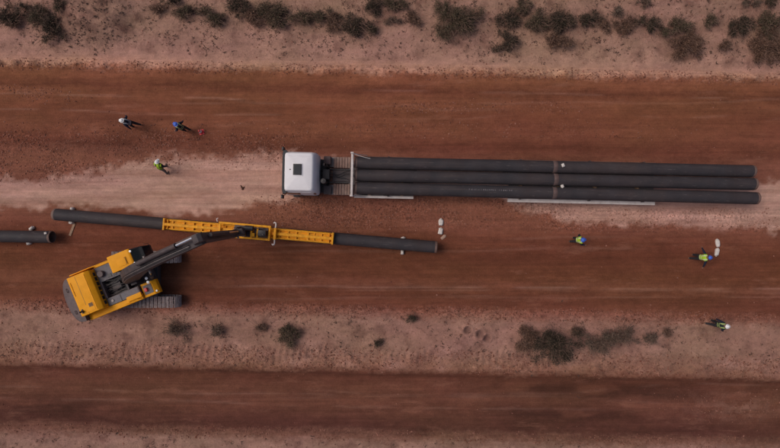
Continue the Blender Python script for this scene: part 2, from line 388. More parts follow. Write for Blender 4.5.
    col = mixc(road, col, mixc(1.0, col, rng(st, 0.3, 0.7, 0.85, 1.15), 'MULTIPLY'))
    st2 = noise(1.0, (0.16, 7, 1), 4, 0.6, 15)
    col = mixc(road, col, mixc(1.0, col, rng(st2, 0.3, 0.7, 0.91, 1.09), 'MULTIPLY'))
    # drifts of yellower and of redder earth
    hue = rng(noise(0.33, (0.35, 1, 1), 5, 0.6, 71), 0.35, 0.65, 0, 1)
    col = mixc(1.0, col, mixc(hue, (1.04, 0.975, 1.03, 1), (0.985, 1.012, 0.955, 1)), 'MULTIPLY')
    blot = noise(1.1, (0.5, 1, 1), 6, 0.7, 77)
    col = mixc(1.0, col, rng(blot, 0.3, 0.7, 0.80, 1.20), 'MULTIPLY')
    mot = noise(3.4, (0.7, 1, 1), 5, 0.75, 83)
    col = mixc(1.0, col, rng(mot, 0.3, 0.7, 0.87, 1.13), 'MULTIPLY')
    dst = math_('MULTIPLY', road, rng(noise(0.8, (0.28, 1.1, 1), 8, 0.72, 91), 0.56, 0.72, 0, 0.5))
    col = mixc(dst, col, lin(132, 90, 74, K))
    # darker patches on the roads, in the pits and on the mound, broad drifts elsewhere
    col = mixc(attr('dark_patch'), col, mixc(1.0, col, (0.50, 0.50, 0.54, 1), 'MULTIPLY'))
    br = noise(0.16, (0.5, 1, 1), 5, 0.55, 41)
    col = mixc(1.0, col, rng(br, 0.3, 0.7, 0.90, 1.10), 'MULTIPLY')
    # gravelly bands: mixed light and dark crumbs
    pb = attr('pebble')
    crumbs = noise(7.0, (1, 1, 1), 4, 0.75, 2)
    col = mixc(pb, col, mixc(1.0, col, rng(crumbs, 0.36, 0.64, 0.66, 1.42), 'MULTIPLY'))
    vo = n.new('ShaderNodeTexVoronoi'); vo.inputs['Scale'].default_value = 6.5; l.new(geo.outputs['Position'], vo.inputs['Vector'])
    pk = math_('MULTIPLY', pb, rng(vo.outputs['Distance'], 0.34, 0.18, 0, 0.45))
    col = mixc(pk, col, lin(146, 104, 90, K))
    # grit everywhere, litter specks in the scrub
    grit = noise(16, (1, 1, 1), 3, 0.8, 8)
    col = mixc(1.0, col, rng(grit, 0.3, 0.7, 0.88, 1.12), 'MULTIPLY')
    lit = math_('MULTIPLY', scr, rng(noise(5.0, (1, 1, 1), 3, 0.7, 50), 0.58, 0.70, 0, 0.75))
    col = mixc(lit, col, lin(86, 56, 48, K))
    l.new(col, b.inputs['Base Color'])
    bp = n.new('ShaderNodeBump'); bp.inputs['Strength'].default_value = 0.8; bp.inputs['Distance'].default_value = 0.06
    hh = math_('ADD', noise(9, (1, 1, 1), 5, 0.7, 60), math_('MULTIPLY', pb, math_('MULTIPLY', crumbs, 1.2)))
    l.new(hh, bp.inputs['Height']); l.new(bp.outputs[0], b.inputs['Normal'])
    return m
M['soil'] = soil_material()

def build_ground():
    xs = axis(31.0, 0.09, 900.0); ys = axis(19.0, 0.09, 900.0)
    X, Y = np.meshgrid(xs, ys); Z = height(X, Y)
    ny, nx = X.shape
    u, v, vp = uv(X, Y)
    rut = rut_mask(u, v, X); pale = np.maximum(pale_mask(u, v, X, Y) - .35 * rut, .33 * rut * (1 - pale_mask(u, v, X, Y))); peb = pebble_mask(u, v, vp, X, Y); scr = scrub_mask(vp + (fbm(X / .9, Y / .6, 40) - .5) * 8)
    dark_patch = 0.95 * np.exp(-(((u - 600) / 110) ** 4)) * np.exp(-((vp - 387) / 9) ** 2) * sm(.3, .55, fbm(X / 2.5, Y / .6, 41))
    dark_patch = np.maximum(dark_patch, 0.9 * np.exp(-(((u - 560) / 75) ** 4)) * np.exp(-((vp - 411) / 8) ** 2) * sm(.25, .5, fbm(X / 2.5, Y / .6, 42)))
    dark_patch = np.maximum(dark_patch, 0.7 * np.exp(-(((u - 40) / 90) ** 4)) * np.exp(-((vp - 414) / 9) ** 2) * sm(.3, .55, fbm(X / 2.5, Y / .6, 43)))
    dark_patch = np.maximum(dark_patch, 0.45 * np.exp(-(((u - 110) / 60) ** 4)) * np.exp(-((v - 128) / 30) ** 2) * sm(.45, .65, fbm(X / 2.5, Y / .6, 44)))
    for (pu, pv, pr) in PITS:
        dark_patch = np.maximum(dark_patch, np.exp(-((np.hypot(u - pu, v - pv) / pr) * 1.1) ** 4))  # darker disc over each pit
    mound = np.exp(-(((u - 98) / 38) ** 2 + ((v - 18) / 30) ** 2) ** 2)
    dark_patch = np.maximum(dark_patch, mound * .55 * sm(.35, .6, fbm(X / .35, Y / .35, 62, 3)))
    pale = np.maximum(pale, .22 * np.exp(-(((u - 735) / 50) ** 2)) * np.exp(-((vp - 400) / 13) ** 2) * sm(.25, .8, fbm(X / .35, Y / .25, 64, 5)))
    gy, gx = np.gradient(Z, ys, xs)
    N = np.stack([-gx, -gy, np.ones_like(Z)], -1); N /= np.linalg.norm(N, axis=-1, keepdims=True)
    idx = np.arange(ny * nx).reshape(ny, nx)
    q = np.stack([idx[:-1, :-1], idx[:-1, 1:], idx[1:, 1:], idx[1:, :-1]], -1).reshape(-1, 4)
    cv = vp[:-1, :-1] + (fbm(X[:-1, :-1] / .8, Y[:-1, :-1] / .5, 45) - .5) * 6
    zone = np.where(cv < 70, 0, np.where(cv < 316, 1, np.where(cv < 372, 0, np.where(cv < 436, 2, 0)))).reshape(-1)
    co = np.stack([X, Y, Z], -1).reshape(-1, 3); Nf = N.reshape(-1, 3)
    atts = dict(pale=pale, pebble=peb, scrub=scr, dark_patch=dark_patch)
    for zid, name, lab in ((0, 'ground', 'pale pinkish desert soil dotted with scrub'), (1, 'dirt_road', 'wide graded strip of red dirt with a pale wheel track'), (2, 'dirt_road', 'narrow brown dirt road along the bottom of the photo')):
        f = q[zone == zid]; used = np.unique(f); remap = np.zeros(ny * nx, np.int64); remap[used] = np.arange(len(used)); f = remap[f]
        me = bpy.data.meshes.new(name)
        me.vertices.add(len(used)); me.vertices.foreach_set('co', co[used].astype(np.float32).ravel())
        me.loops.add(f.size); me.loops.foreach_set('vertex_index', f.astype(np.int32).ravel())
        me.polygons.add(len(f)); me.polygons.foreach_set('loop_start', np.arange(0, f.size, 4, dtype=np.int32))
        me.polygons.foreach_set('use_smooth', np.ones(len(f), bool))
        me.update(calc_edges=True)
        for k, a in atts.items():
            t = me.attributes.new(k, 'FLOAT', 'POINT'); t.data.foreach_set('value', a.reshape(-1)[used].astype(np.float32))
        me.normals_split_custom_set_from_vertices(Nf[used].tolist())
        me.materials.append(M['soil'])
        o = bpy.data.objects.new(name, me); C.objects.link(o); tag(o, lab, kind='structure')
build_ground()

def make_clods(name, label, mat, n, masker, smin, smax, seed):
    """crumbs of soil lying in the gravelly bands: one mesh nobody could count"""
    r = np.random.default_rng(seed)
    x = r.uniform(-27, 27, n * 14); y = r.uniform(-15.5, 15.5, n * 14)
    u, v, vp = uv(x, y); keep = r.random(len(x)) < masker(u, v, vp, x, y)
    x = x[keep][:n]; y = y[keep][:n]; z = height(x, y)
    ph = (1 + 5 ** .5) / 2
    iv = np.array([(-1, ph, 0), (1, ph, 0), (-1, -ph, 0), (1, -ph, 0), (0, -1, ph), (0, 1, ph), (0, -1, -ph), (0, 1, -ph), (ph, 0, -1), (ph, 0, 1), (-ph, 0, -1), (-ph, 0, 1)]); iv /= np.linalg.norm(iv[0])
    it = np.array([(0, 11, 5), (0, 5, 1), (0, 1, 7), (0, 7, 10), (0, 10, 11), (1, 5, 9), (5, 11, 4), (11, 10, 2), (10, 7, 6), (7, 1, 8), (3, 9, 4), (3, 4, 2), (3, 2, 6), (3, 6, 8), (3, 8, 9), (4, 9, 5), (2, 4, 11), (6, 2, 10), (8, 6, 7), (9, 8, 1)])
    m = len(x); s = smin + (smax - smin) * r.random(m) ** 2.5
    sc = s[:, None] * r.uniform(.65, 1.25, (m, 3)) * np.array([1, 1, .75])
    P = iv[None] * sc[:, None, :] * r.uniform(.75, 1.2, (m, 12, 1))
    a = r.uniform(0, 6.28, m); ca, sa = np.cos(a)[:, None], np.sin(a)[:, None]
    P = np.stack([P[..., 0] * ca - P[..., 1] * sa, P[..., 0] * sa + P[..., 1] * ca, P[..., 2]], -1)
    P += np.stack([x, y, z + s * .22], -1)[:, None, :]
    F = (it[None] + (np.arange(m) * 12)[:, None, None]).reshape(-1, 3)
    me = bpy.data.meshes.new(name); me.from_pydata(P.reshape(-1, 3).tolist(), [], F.tolist()); me.materials.append(mat)
    o = bpy.data.objects.new(name, me); C.objects.link(o); tag(o, label, 'soil clods', kind='stuff')
make_clods('soil_clods', 'crumbs of red soil strewn along the edges of the road', M['clod'], 12000, lambda u, v, vp, x, y: (pebble_mask(u, v, vp, x, y) * .8 + .006) * (1 - pale_mask(u, v, x, y)), .012, .055, 3)
make_clods('pale_soil_clods', 'pale crumbs of soil strewn along the edges of the road', M['pale_clod'], 14000, lambda u, v, vp, x, y: pebble_mask(u, v, vp, x, y) * .8 + scrub_mask(vp) * .05 + .003, .012, .055, 4)

# ------------------------------------------------------------------ shrubs
def make_shrub(px, py, rx, ry, look, label, seed, dens=1.0, hgt=None):
    """rx, ry in photo pixels at the ground"""
    r = np.random.default_rng(seed); rr = random.Random(seed)
    ax, ay = 1.14 * rx / KG, 1.14 * ry / KG
    h = hgt or min(1.5, 0.35 + 0.55 * min(ax, ay))
    k = (H - h * .4) / FPX; x = (px - 390) * k; y = (224 - py) * k
    z = gz(x, y)
    root = empty('shrub', (x, y, z), 0, label, 'shrub', 'desert shrubs in the scrub')
    leafm = {'olive': 'leaf_olive', 'dark': 'leaf_dark', 'brown': 'leaf_brown', 'grey': 'leaf_grey'}[look]
    area = math.pi * ax * ay
    # clumps inside an uneven dome
    nc = max(6, int(13 * area ** .75) + 5); clumps = []
    lob = [(r.uniform(0, 6.28), r.uniform(.08, .28)) for _ in range(4)]
    for i in range(nc):
        a = r.uniform(0, 6.28); q = math.sqrt(r.random()) * .88
        f = 1 + sum(s * math.cos((j + 2) * a + p) for j, (p, s) in enumerate(lob))
        cx, cy = ax * q * f * math.cos(a), ay * q * f * math.sin(a)
        cz = h * (1 - .75 * q * q) * r.uniform(.55, 1.0)
        clumps.append((cx, cy, cz, r.uniform(.12, .27) * (ax * ay) ** .25 + .04))
    br = MB()
    for (cx, cy, cz, cr) in clumps:
        m = Vector((cx * .45 + r.normal() * .05, cy * .45 + r.normal() * .05, cz * .62))
        br.tube([(r.normal() * .05, r.normal() * .05, -.06), m, (cx, cy, cz)], [.022, .014, .006], 4, False)
        for t in range(8):
            e = Vector((cx, cy, cz)) + Vector((r.normal(), r.normal(), abs(r.normal()) * .5)) * cr * 1.5
            e.z = max(e.z, .02)
            br.tube([(cx * .8, cy * .8, cz * .85), e], [.012, .005], 3, False)
    br.build('branches', M['twig'], root)
    n = int(1900 * area * dens) + 60
    w = np.array([c[3] ** 2 for c in clumps]); w /= w.sum()
    ci = r.choice(len(clumps), n, p=w); cl = np.array(clumps)[ci]
    d = r.normal(size=(n, 3)); d /= np.linalg.norm(d, axis=1, keepdims=True)
    P = cl[:, :3] + d * (cl[:, 3:] * (r.random((n, 1)) ** .5 + .16 * np.abs(r.normal(size=(n, 1))) ** 2)) * np.array([1, 1, .7]); P[:, 2] = np.maximum(P[:, 2], .02)
    L = r.uniform(.022, .06, n)[:, None]; a = r.normal(size=(n, 3)); a /= np.linalg.norm(a, axis=1, keepdims=True)
    b = np.cross(a, r.normal(size=(n, 3))); b /= np.linalg.norm(b, axis=1, keepdims=True)
    V = np.stack([P - a * L, P - b * L * .38, P + a * L, P + b * L * .38], 1).reshape(-1, 3)
    F = np.arange(n * 4).reshape(-1, 4)
    me = bpy.data.meshes.new('foliage'); me.from_pydata(V.tolist(), [], F.tolist()); me.materials.append(M[leafm])
    o = bpy.data.objects.new('foliage', me); C.objects.link(o); o.parent = root

SHRUBS = [
 (11, 15, 11, 10, 'dark', 'dark green shrub in the far upper left corner', 1.0),
 (26, 7, 5, 3, 'dark', 'small flat dark shrub just right of the upper left corner shrub', .9),
 (15, 24, 7, 4, 'brown', 'small brown shrub below the upper left corner shrub', .6),
 (40, 19, 11, 11, 'olive', 'rounded olive shrub second from the left along the top', .9),
 (55, 28, 10, 12, 'dark', 'dark dense shrub at the left edge of the speckled bare patch', 1.1),
 (63, 6, 4, 8, 'olive', 'narrow olive foliage shaped as a shade line at the top left of the speckled bare patch', .9),  # leaves stretched into a dark shade line, added beside the patch
 (172, 1, 9, 4, 'dark', 'dark shrub cut by the top edge, above the left road workers', 1.0),
 (160, 10, 9, 4, 'brown', 'thin brown shrub just under the shrub at the top edge on the left', .6),
 (193, 13, 18, 5, 'olive', 'long flat olive shrub above the red traffic cone', .9),
 (216, 18, 9, 8, 'olive', 'rounded olive shrub at the right end of the long flat shrub', .9),
 (240, 7, 9, 9, 'dark', 'dark green shrub near the top edge left of the truck cab', 1.0),
 (252, 18, 11, 7, 'brown', 'brown twiggy shrub below and right of a dark green shrub', .8),
 (276, 16, 13, 13, 'olive', 'large olive shrub above the front of the truck cab', 1.0),
 (304, 18, 9, 6, 'olive', 'low olive shrub directly above the truck cab', .9),
 (321, 17, 9, 7, 'olive', 'low olive shrub above the gap between cab and load', .9),
 (333, 22, 8, 8, 'brown', 'brown thin shrub above the trailer headboard', .6),
 (356, 25, 14, 11, 'dark', 'broad dark shrub above the front end of the loaded pipes', 1.0),
 (371, 6, 9, 8, 'dark', 'dark shrub touching the top edge above the loaded pipes', 1.0),
 (397, 4, 11, 6, 'olive', 'olive shrub cut by the top edge near the middle of the photo', .9),
 (393, 21, 7, 3, 'grey', 'faint flat grey shrub left of the largest round shrub', .6),
 (412, 19, 8, 6, 'brown', 'small brown shrub close to the largest round shrub', .8),
 (455, 21, 22, 16, 'olive', 'largest round grey green shrub at the top middle', 1.15),
 (522, 7, 8, 7, 'olive', 'small round olive shrub near the top edge right of the largest shrub', .9),
 (507, 20, 12, 8, 'dark', 'dark shrub above another round one right of the largest shrub', 1.0),
 (508, 40, 10, 9, 'dark', 'round dark shrub standing forward towards the road', 1.0),
 (536, 22, 14, 9, 'olive', 'olive twiggy shrub in the middle of the upper scrub line', .9),
 (563, 22, 17, 11, 'dark', 'dark tangled shrub in the upper scrub line above the middle of the loaded pipes', 1.0),
 (560, 41, 11, 8, 'brown', 'brown dry shrub in front of the dark tangled shrub', .8),
 (588, 20, 12, 6, 'dark', 'low dark shrub right of the dark tangled shrub', 1.0),
 (604, 26, 9, 5, 'brown', 'low brown shrub between two low dark shrubs at the upper right', .7),
 (617, 12, 5, 5, 'grey', 'tiny grey shrub standing alone above the scrub line', .9),
 (625, 26, 11, 6, 'brown', 'long brown shrub above the rear trailer rail', .8),
 (650, 24, 13, 6, 'dark', 'low wide dark shrub above the rear end of the trailer', 1.0),
 (677, 28, 13, 8, 'olive', 'olive shrub joining a big brown twiggy shrub below it', .9),
 (686, 45, 15, 13, 'brown', 'big brown twiggy shrub reaching towards the upper road', .9),
 (709, 21, 6, 6, 'olive', 'small round olive shrub between the big shrubs at the upper right', .9),
 (724, 46, 5, 6, 'brown', 'small sparse brown shrub between two big brown shrubs', .6),
 (741, 27, 11, 9, 'dark', 'dark round shrub near the upper right corner', 1.0),
 (768, 24, 13, 10, 'olive', 'olive shrub at the right edge below the upper right corner', 1.0),
 (770, 47, 19, 14, 'brown', 'wide reddish brown shrub at the right edge beside the upper road', .9),
 (770, 1, 7, 5, 'dark', 'dark shrub in the very upper right corner', 1.0),
 (752, 3, 9, 3, 'grey', 'flat grey shrub along the top edge by the upper right corner', .8),
 (644, 2, 6, 4, 'grey', 'faint grey shrub at the top edge above the trailer rear', .6),
 (179, 329, 13, 8, 'grey', 'sparse grey shrub beside the right end of the excavator track', .3),
 (218, 330, 7, 5, 'grey', 'small grey shrub second right of the excavator in the lower scrub', .4),
 (262, 328, 6, 3, 'brown', 'small brown shrub left of the green shrub in the lower scrub', .3),
 (289, 334, 12, 10, 'olive', 'bushy green shrub alone in the left half of the lower scrub', .95),
 (377, 343, 4, 4, 'dark', 'tiny dark shrub in the pale patch of the lower scrub', 1.0),
 (412, 318, 6, 3, 'dark', 'tiny dark shrub on the edge between red road and lower scrub', 1.1),
 (528, 341, 12, 11, 'brown', 'brown shrub joined to the left of the darkest lower shrub', .9),
 (553, 347, 21, 18, 'dark', 'darkest and largest shrub in the lower scrub', 1.15),
 (577, 330, 5, 3, 'brown', 'tiny brown shrub above the darkest lower shrub', .9),
 (592, 343, 14, 9, 'grey', 'faint grey shrub joined to the right of the darkest lower shrub', .4),
 (614, 337, 19, 9, 'grey', 'wide thin grey shrub second right of the darkest lower shrub', .55),
 (650, 338, 6, 5, 'grey', 'small grey shrub right of the wide thin grey shrub', .7),
 (665, 333, 4, 3, 'brown', 'tiny brown shrub at the right end of the lower shrub row', .8),
]
for i, (a, b_, c_, d_, lk, lb, dn) in enumerate(SHRUBS): make_shrub(a, b_, c_, d_, lk, lb, 100 + i, dn)

def make_tufts():
    r = np.random.default_rng(12); n = 120000
    x = r.uniform(-27, 27, n); y = r.uniform(-15.5, 15.5, n); u, v, vp = uv(x, y)
    d = scrub_mask(vp) * sm(66, 52, np.where(vp < 200, vp, 0)) * (0.02 + 0.13 * sm(.42, .65, fbm(x / 1.3, y / 1.1, 51)))
    d = d * np.where(vp > 200, .35, 1.0)
    d = np.maximum(d, .30 * np.exp(-((u - 100) / 34) ** 4) * sm(54, 44, v) * sm(.3, .5, fbm(x / .8, y / .8, 52)))
    for (su, sv, srx, sry, *_q) in SHRUBS: d = np.maximum(d, .28 * np.exp(-(((u - su) / (srx * 1.25)) ** 2 + ((v - sv) / (sry * 1.35)) ** 2)) * (.3 + sm(.4, .6, fbm(x / .5, y / .5, 53))))
    k = r.random(n) < d; x = x[k]; y = y[k]; z = height(x, y)
    V = []; F = []
    for xx, yy, zz in zip(x, y, z):
        s = r.uniform(.05, .13)
        for b in range(6):
            a = r.uniform(0, 6.28); o = len(V); t = r.uniform(.5, 1.2) * s; w = .25 * s
            ca, sa = math.cos(a), math.sin(a); cx, cy = xx + r.normal() * s * .4, yy + r.normal() * s * .4
            V += [(cx - sa * w, cy + ca * w, zz - .01), (cx + sa * w, cy - ca * w, zz - .01), (cx + ca * t, cy + sa * t, zz + r.uniform(.3, .9) * s)]
            F.append((o, o + 1, o + 2))
    me = bpy.data.meshes.new('dry_tufts'); me.from_pydata(V, [], F); me.materials.append(M['tuft'])
    o = bpy.data.objects.new('dry_tufts', me); C.objects.link(o); tag(o, 'tiny dry tufts and litter speckling the pale desert soil', 'dry tufts', kind='stuff')
make_tufts()
# forked dead root on the pale track
p = at(242.5, 188); z0 = gz(p.x, p.y)
tw = MB().tube([(-.11, .17, .035), (-.05, .06, .06), (.02, -.04, .05), (.03, -.12, .03)], [.03, .045, .06, .05], 6)
tw.tube([(.02, -.04, .05), (.09, .03, .06), (.12, .09, .03)], [.05, .035, .02], 6).tube([(.0, -.02, .05), (-.06, -.1, .04)], [.04, .015], 6)
tag(tw.build('dead_root', M['dead'], None, 60, (p.x, p.y, z0 - .01)), 'dark forked piece of dead root on the pale track before the truck', 'root')
# ------------------------------------------------------------------ truck
TRUCK_RZ = -math.atan(0.0218)
def along_truck(x): return Vector((x, 2.96 - 0.0218 * (x + 2.13), 0))
def superell(cx, hx, hy, n, t):
    c, s = math.cos(t), math.sin(t)
    return cx + hx * math.copysign(abs(c) ** (2 / n), c), hy * math.copysign(abs(s) ** (2 / n), s)
CAB = [(0.72, .04, 2.04, 1.20), (0.95, .0, 2.08, 1.235), (1.75, .0, 2.10, 1.245), (2.05, .03, 2.10, 1.24), (2.75, .20, 2.09, 1.19), (3.05, .26, 2.03, 1.135), (3.20, .30, 1.95, 1.10), (3.255, .34, 1.90, 1.07), (3.275, .39, 1.85, 1.03)]
def cab_pt(z, t, off=0.0):
    zs = [c[0] for c in CAB]
    x0, x1, hy = (float(np.interp(z, zs, [c[i] for c in CAB])) for i in (1, 2, 3))
    return Vector((*superell((x0 + x1) / 2, (x1 - x0) / 2 + off, hy + off, 13, t), z))
def cab_patch(z0, z1, t0, t1, off, nz=6, nt=14, th=.03):
    """a shell piece following the cab's skin, with its own thickness"""
    m = MB(); V = []; F = []
    for o in (off, off - th):
        for i in range(nz + 1):
            for j in range(nt + 1): V.append(cab_pt(z0 + (z1 - z0) * i / nz, t0 + (t1 - t0) * j / nt, o))
    w = nt + 1; B = (nz + 1) * w
    for i in range(nz):
        for j in range(nt):
            a = i * w + j; F.append((a, a + 1, a + w + 1, a + w)); F.append((B + a, B + a + w, B + a + w + 1, B + a + 1))
    edge = [j for j in range(nt)] ; 
    for j in range(nt): F.append((j, B + j, B + j + 1, j + 1)); a = nz * w + j; F.append((a, a + 1, B + a + 1, B + a))
    for i in range(nz): a = i * w; F.append((a, a + w, B + a + w, B + a)); a += nt; F.append((a, B + a, B + a + w, a + w))
    return m.add(V, F)
def wheel_mesh(rad, wid):
    """tyre about local y axis, centre at the origin"""
    h = wid / 2
    prof = [(rad * .58, -h * .8), (rad * .78, -h), (rad * .93, -h * .97), (rad, -h * .78), (rad, h * .78), (rad * .93, h * .97), (rad * .78, h), (rad * .58, h * .8)]
    t = MB().lathe(prof, 32, RX(90))
    for k in range(36):
        for s in (-1, 1):
            t.box(rad - .012, rad + .012, s * h * .12 if s > 0 else -h * .74, h * .74 if s > 0 else -h * .12, -.022, .022, 0, RY(k * 10 + 5 * s))
    rim = MB().lathe([(rad * .6, -h * .75), (rad * .56, -h * .6), (rad * .5, -h * .25), (rad * .22, -h * .1), (rad * .2, h * .3), (0.001, h * .32)], 24, RX(90))
    rim.lathe([(rad * .6, h * .75), (rad * .56, h * .6), (rad * .5, h * .25), (rad * .22, h * .1), (rad * .2, h * .5), (0.001, h * .5)], 24, RX(90))
    for k in range(10):
        a = k * 36; rim.lathe([(.016, 0), (.016, .03), (.001, .03)], 6, RY(a) @ TX(rad * .33, h * .2, 0) @ RX(-90)); rim.lathe([(.016, 0), (.016, .03), (.001, .03)], 6, RY(a) @ TX(rad * .33, -h * .2, 0) @ RX(90))
    return t, rim
_t, _r = wheel_mesh(.5, .32)
_td, _rd = wheel_mesh(.5, .62)
def add_wheels(root, spots, wide):
    first = None
    for (x, y) in spots:
        if first is None:
            first = (_td if wide else _t).build('wheel', M['rubber'], root, 40, (x, y, .5)); (_rd if wide else _r).build('rim', M['steel'], first, 40)
        else: copy_part(first, root, (x, y, .5))

p0 = along_truck(-6.40)
truck = empty('truck', (p0.x, p0.y, gz(p0.x, p0.y)), TRUCK_RZ, 'white flat nosed tractor truck with a dark roof hatch, pulling the pipes', 'truck')
# cab shell
cb = MB(); nseg = 56; V = []; F = []
for (zz, *_r4) in CAB:
    for k in range(nseg): V.append(cab_pt(zz, 2 * math.pi * k / nseg))
for i in range(len(CAB) - 1):
    for k in range(nseg): F.append((i * nseg + k, i * nseg + (k + 1) % nseg, (i + 1) * nseg + (k + 1) % nseg, (i + 1) * nseg + k))
V.append(Vector((1.2, 0, 3.279))); top = len(V) - 1; b0 = (len(CAB) - 1) * nseg
for k in range(nseg): F.append((b0 + k, b0 + (k + 1) % nseg, top))
F.append(tuple(range(nseg))[::-1])
cb.add(V, F); cab = cb.build('cab', M['white'], truck, 50)
pi = math.pi
cab_patch(1.80, 2.82, pi - 1.17, pi + 1.17, .012).build('windscreen', M['glass'], truck, 40)
for s in (1, -1):
    c0 = pi / 2 * s
    d = cab_patch(.80, 2.86, c0 - .12 * s, c0 + .78 * s, .010, 10, 10).build('door', M['white'], truck, 40)
    cab_patch(1.86, 2.72, c0 + .0 * s, c0 + .72 * s, .018).build('window', M['glass'], d, 40)
    MB().box(.98, 1.12, s * 1.262 - .02, s * 1.262 + .02, 1.52, 1.56, .008).build('handle', M['black'], d)
    cab_patch(1.95, 2.65, c0 - .58 * s, c0 - .22 * s, .012).build('sleeper_window', M['glass'], truck, 40)
    # mirror: arm and housing
    mm = MB().tube([(.22, s * 1.15, 2.55), (.02, s * 1.36, 2.6), (.02, s * 1.40, 2.3), (.22, s * 1.22, 2.1)], .018, 6)
    mi = mm.build('mirror_arm', M['black'], truck, 40)
    MB().box(-.05, .07, s * 1.42 - .11, s * 1.42 + .11, 2.02, 2.5, .03).build('mirror', M['black'], mi, 40)
    MB().box(-.03, .03, s * .98 - .17, s * .98 + .17, .74, .92, .02).build('headlight', M['lamp'], truck, 40)
    MB().box(.35, .75, s * 1.22 - .12, s * 1.22 + .06, .42, .5, .015).box(.38, .72, s * 1.18 - .12, s * 1.18 + .06, .7, .76, .015).build('step', M['black'], truck)
# visor, bumper, grille
cab_patch(2.80, 3.06, pi - 1.35, pi + 1.35, .14, 3, 28, .16).build('sun_visor', M['glass'], truck, 40)
MB().box(-.10, .38, -1.22, 1.22, .32, .72, .07).build('bumper', M['white'], truck, 40)
gr = MB().box(-.035, .03, -.78, .78, .98, 1.62, .02)
grille = gr.build('grille', M['black'], truck)
for k in range(5): MB().box(-.055, -.028, -.74, .74, 1.03 + k * .12, 1.08 + k * .12, .008).build('slat', M['grey'], grille)
# roof hatch, beacon, horn
MB().box(.74, 1.36, -.26, .50, 3.26, 3.30, .015).build('hatch_frame', M['white'], truck, 40)
for y in (-.9, .9): MB().box(.50, 1.76, y - .012, y + .012, 3.268, 3.288, .004).build('roof_seam', M['white'], truck)
hatch = MB().box(.80, 1.30, -.20, .44, 3.26, 3.345, .02).build('roof_hatch', M['black'], truck, 40)
MB().box(.84, 1.26, -.16, .40, 3.342, 3.355, .005).build('hatch_glass', M['glass'], hatch)
MB().lathe([(.035, 0), (.03, .05), (.001, .06)], 10, TX(.62, .12, 3.27)).build('antenna_base', M['black'], truck, 40)
# chassis and what stands behind the cab
MB().box(.5, 7.3, .36, .44, .72, 1.0, .01).build('chassis_rail', M['black'], truck)
MB().box(.5, 7.3, -.44, -.36, .72, 1.0, .01).build('chassis_rail', M['black'], truck)
for x in (2.5, 3.3, 4.1, 5.6, 7.15): MB().box(x - .05, x + .05, -.358, .358, .76, .96, .01).build('cross_member', M['black'], truck)
MB().box(.7, 2.6, -1.05, 1.05, .60, .715, .03).build('engine', M['black'], truck)  # thin black sheet added as the dark of the gap behind the cab
MB().tube([(2.52, .52, .9), (2.52, .52, 2.0), (2.52, .50, 2.75), (2.62, .49, 2.86)], [.10, .10, .085, .075], 16, False).build('exhaust_stack', M['black'], truck, 40)
MB().tube([(2.46, -.45, .95), (2.46, -.45, 2.5)], .12, 14).lathe([(.14, 2.45), (.17, 2.5), (.15, 2.58), (.001, 2.6)], 16, TX(2.46, -.45, 0)).build('air_intake', M['black'], truck, 40)
MB().box(2.32, 2.75, .66, 1.16, 1.02, 1.5, .04).build('battery_box', M['strap'], truck, 40)
MB().box(2.3, 2.72, -.28, .34, 1.02, 1.75, .04).build('radiator_box', M['black'], truck, 40)
MB().box(2.34, 2.8, -1.16, -.64, 1.02, 1.32, .04).build('tool_locker', M['dark'], truck, 40)
for s in (1, -1):
    MB().prism([(2.55, .42), (2.55, .88), (2.63, .96), (3.77, .96), (3.85, .88), (3.85, .42), (3.77, .36), (2.63, .36)], s * .56, s * 1.16, .02).build('fuel_tank', M['steel'], truck, 40)
    for k in range(6):
        x = 2.90 + k * .175
        MB().box(x, x + .15, *sorted((s * .50, s * 1.17)), 1.02 + .006 * (k % 2), 1.06 + .006 * (k % 2), .008).build('deck_plank', M['planks'], truck)
    for x in (4.85, 6.2):
        arc = [(x + .64 * math.cos(a), .5 + .62 * math.sin(a)) for a in np.linspace(.25, pi - .25, 12)]
        inn = [(x + .61 * math.cos(a), .5 + .59 * math.sin(a)) for a in np.linspace(pi - .25, .25, 12)]
        MB().prism(arc + inn, *sorted((s * .55, s * 1.2)), 0).build('mudguard', M['black'], truck, 40)
wk = MB().box(2.85, 4.2, -.34, .34, 1.0, 1.03, .005).build('walkway', M['dark'], truck)
MB().lathe([(.5, 0), (.5, .07), (.001, .07)], 24, TX(5.5, 0, 1.02)).box(5.1, 5.95, -.3, .3, .98, 1.02, .01).build('fifth_wheel', M['black'], truck, 40)
for (y0, y1, k) in ((.12, -.3, 0), (.0, .28, 1), (-.12, .1, 2)):
    pts = []
    for i in range(26):
        t = i / 25; a = t * 40
        pts.append((2.72 + t * 1.2, y0 + (y1 - y0) * t + .05 * math.cos(a * .2), 1.5 - .38 * math.sin(t * pi)))
    MB().tube(pts, .02, 6).build('air_hose', M['black'], truck, 60)
for x in (1.35, 4.85, 6.2): MB().tube([(x, -1.0, .5), (x, 1.0, .5)], .08, 10).build('axle', M['black'], truck, 40)
add_wheels(truck, [(1.35, 1.04), (1.35, -1.04)], False); add_wheels(truck, [(4.85, .88), (4.85, -.88), (6.2, .88), (6.2, -.88)], True)
arch = MB()
for s in (1, -1):
    arc = [(1.35 + .62 * math.cos(a), .5 + .60 * math.sin(a)) for a in np.linspace(.0, pi, 14)] + [(1.35 + .56 * math.cos(a), .5 + .54 * math.sin(a)) for a in np.linspace(pi, 0, 14)]
    MB().prism(arc, *sorted((s * 1.0, s * 1.262)), 0).build('wheel_arch', M['black'], truck, 40)

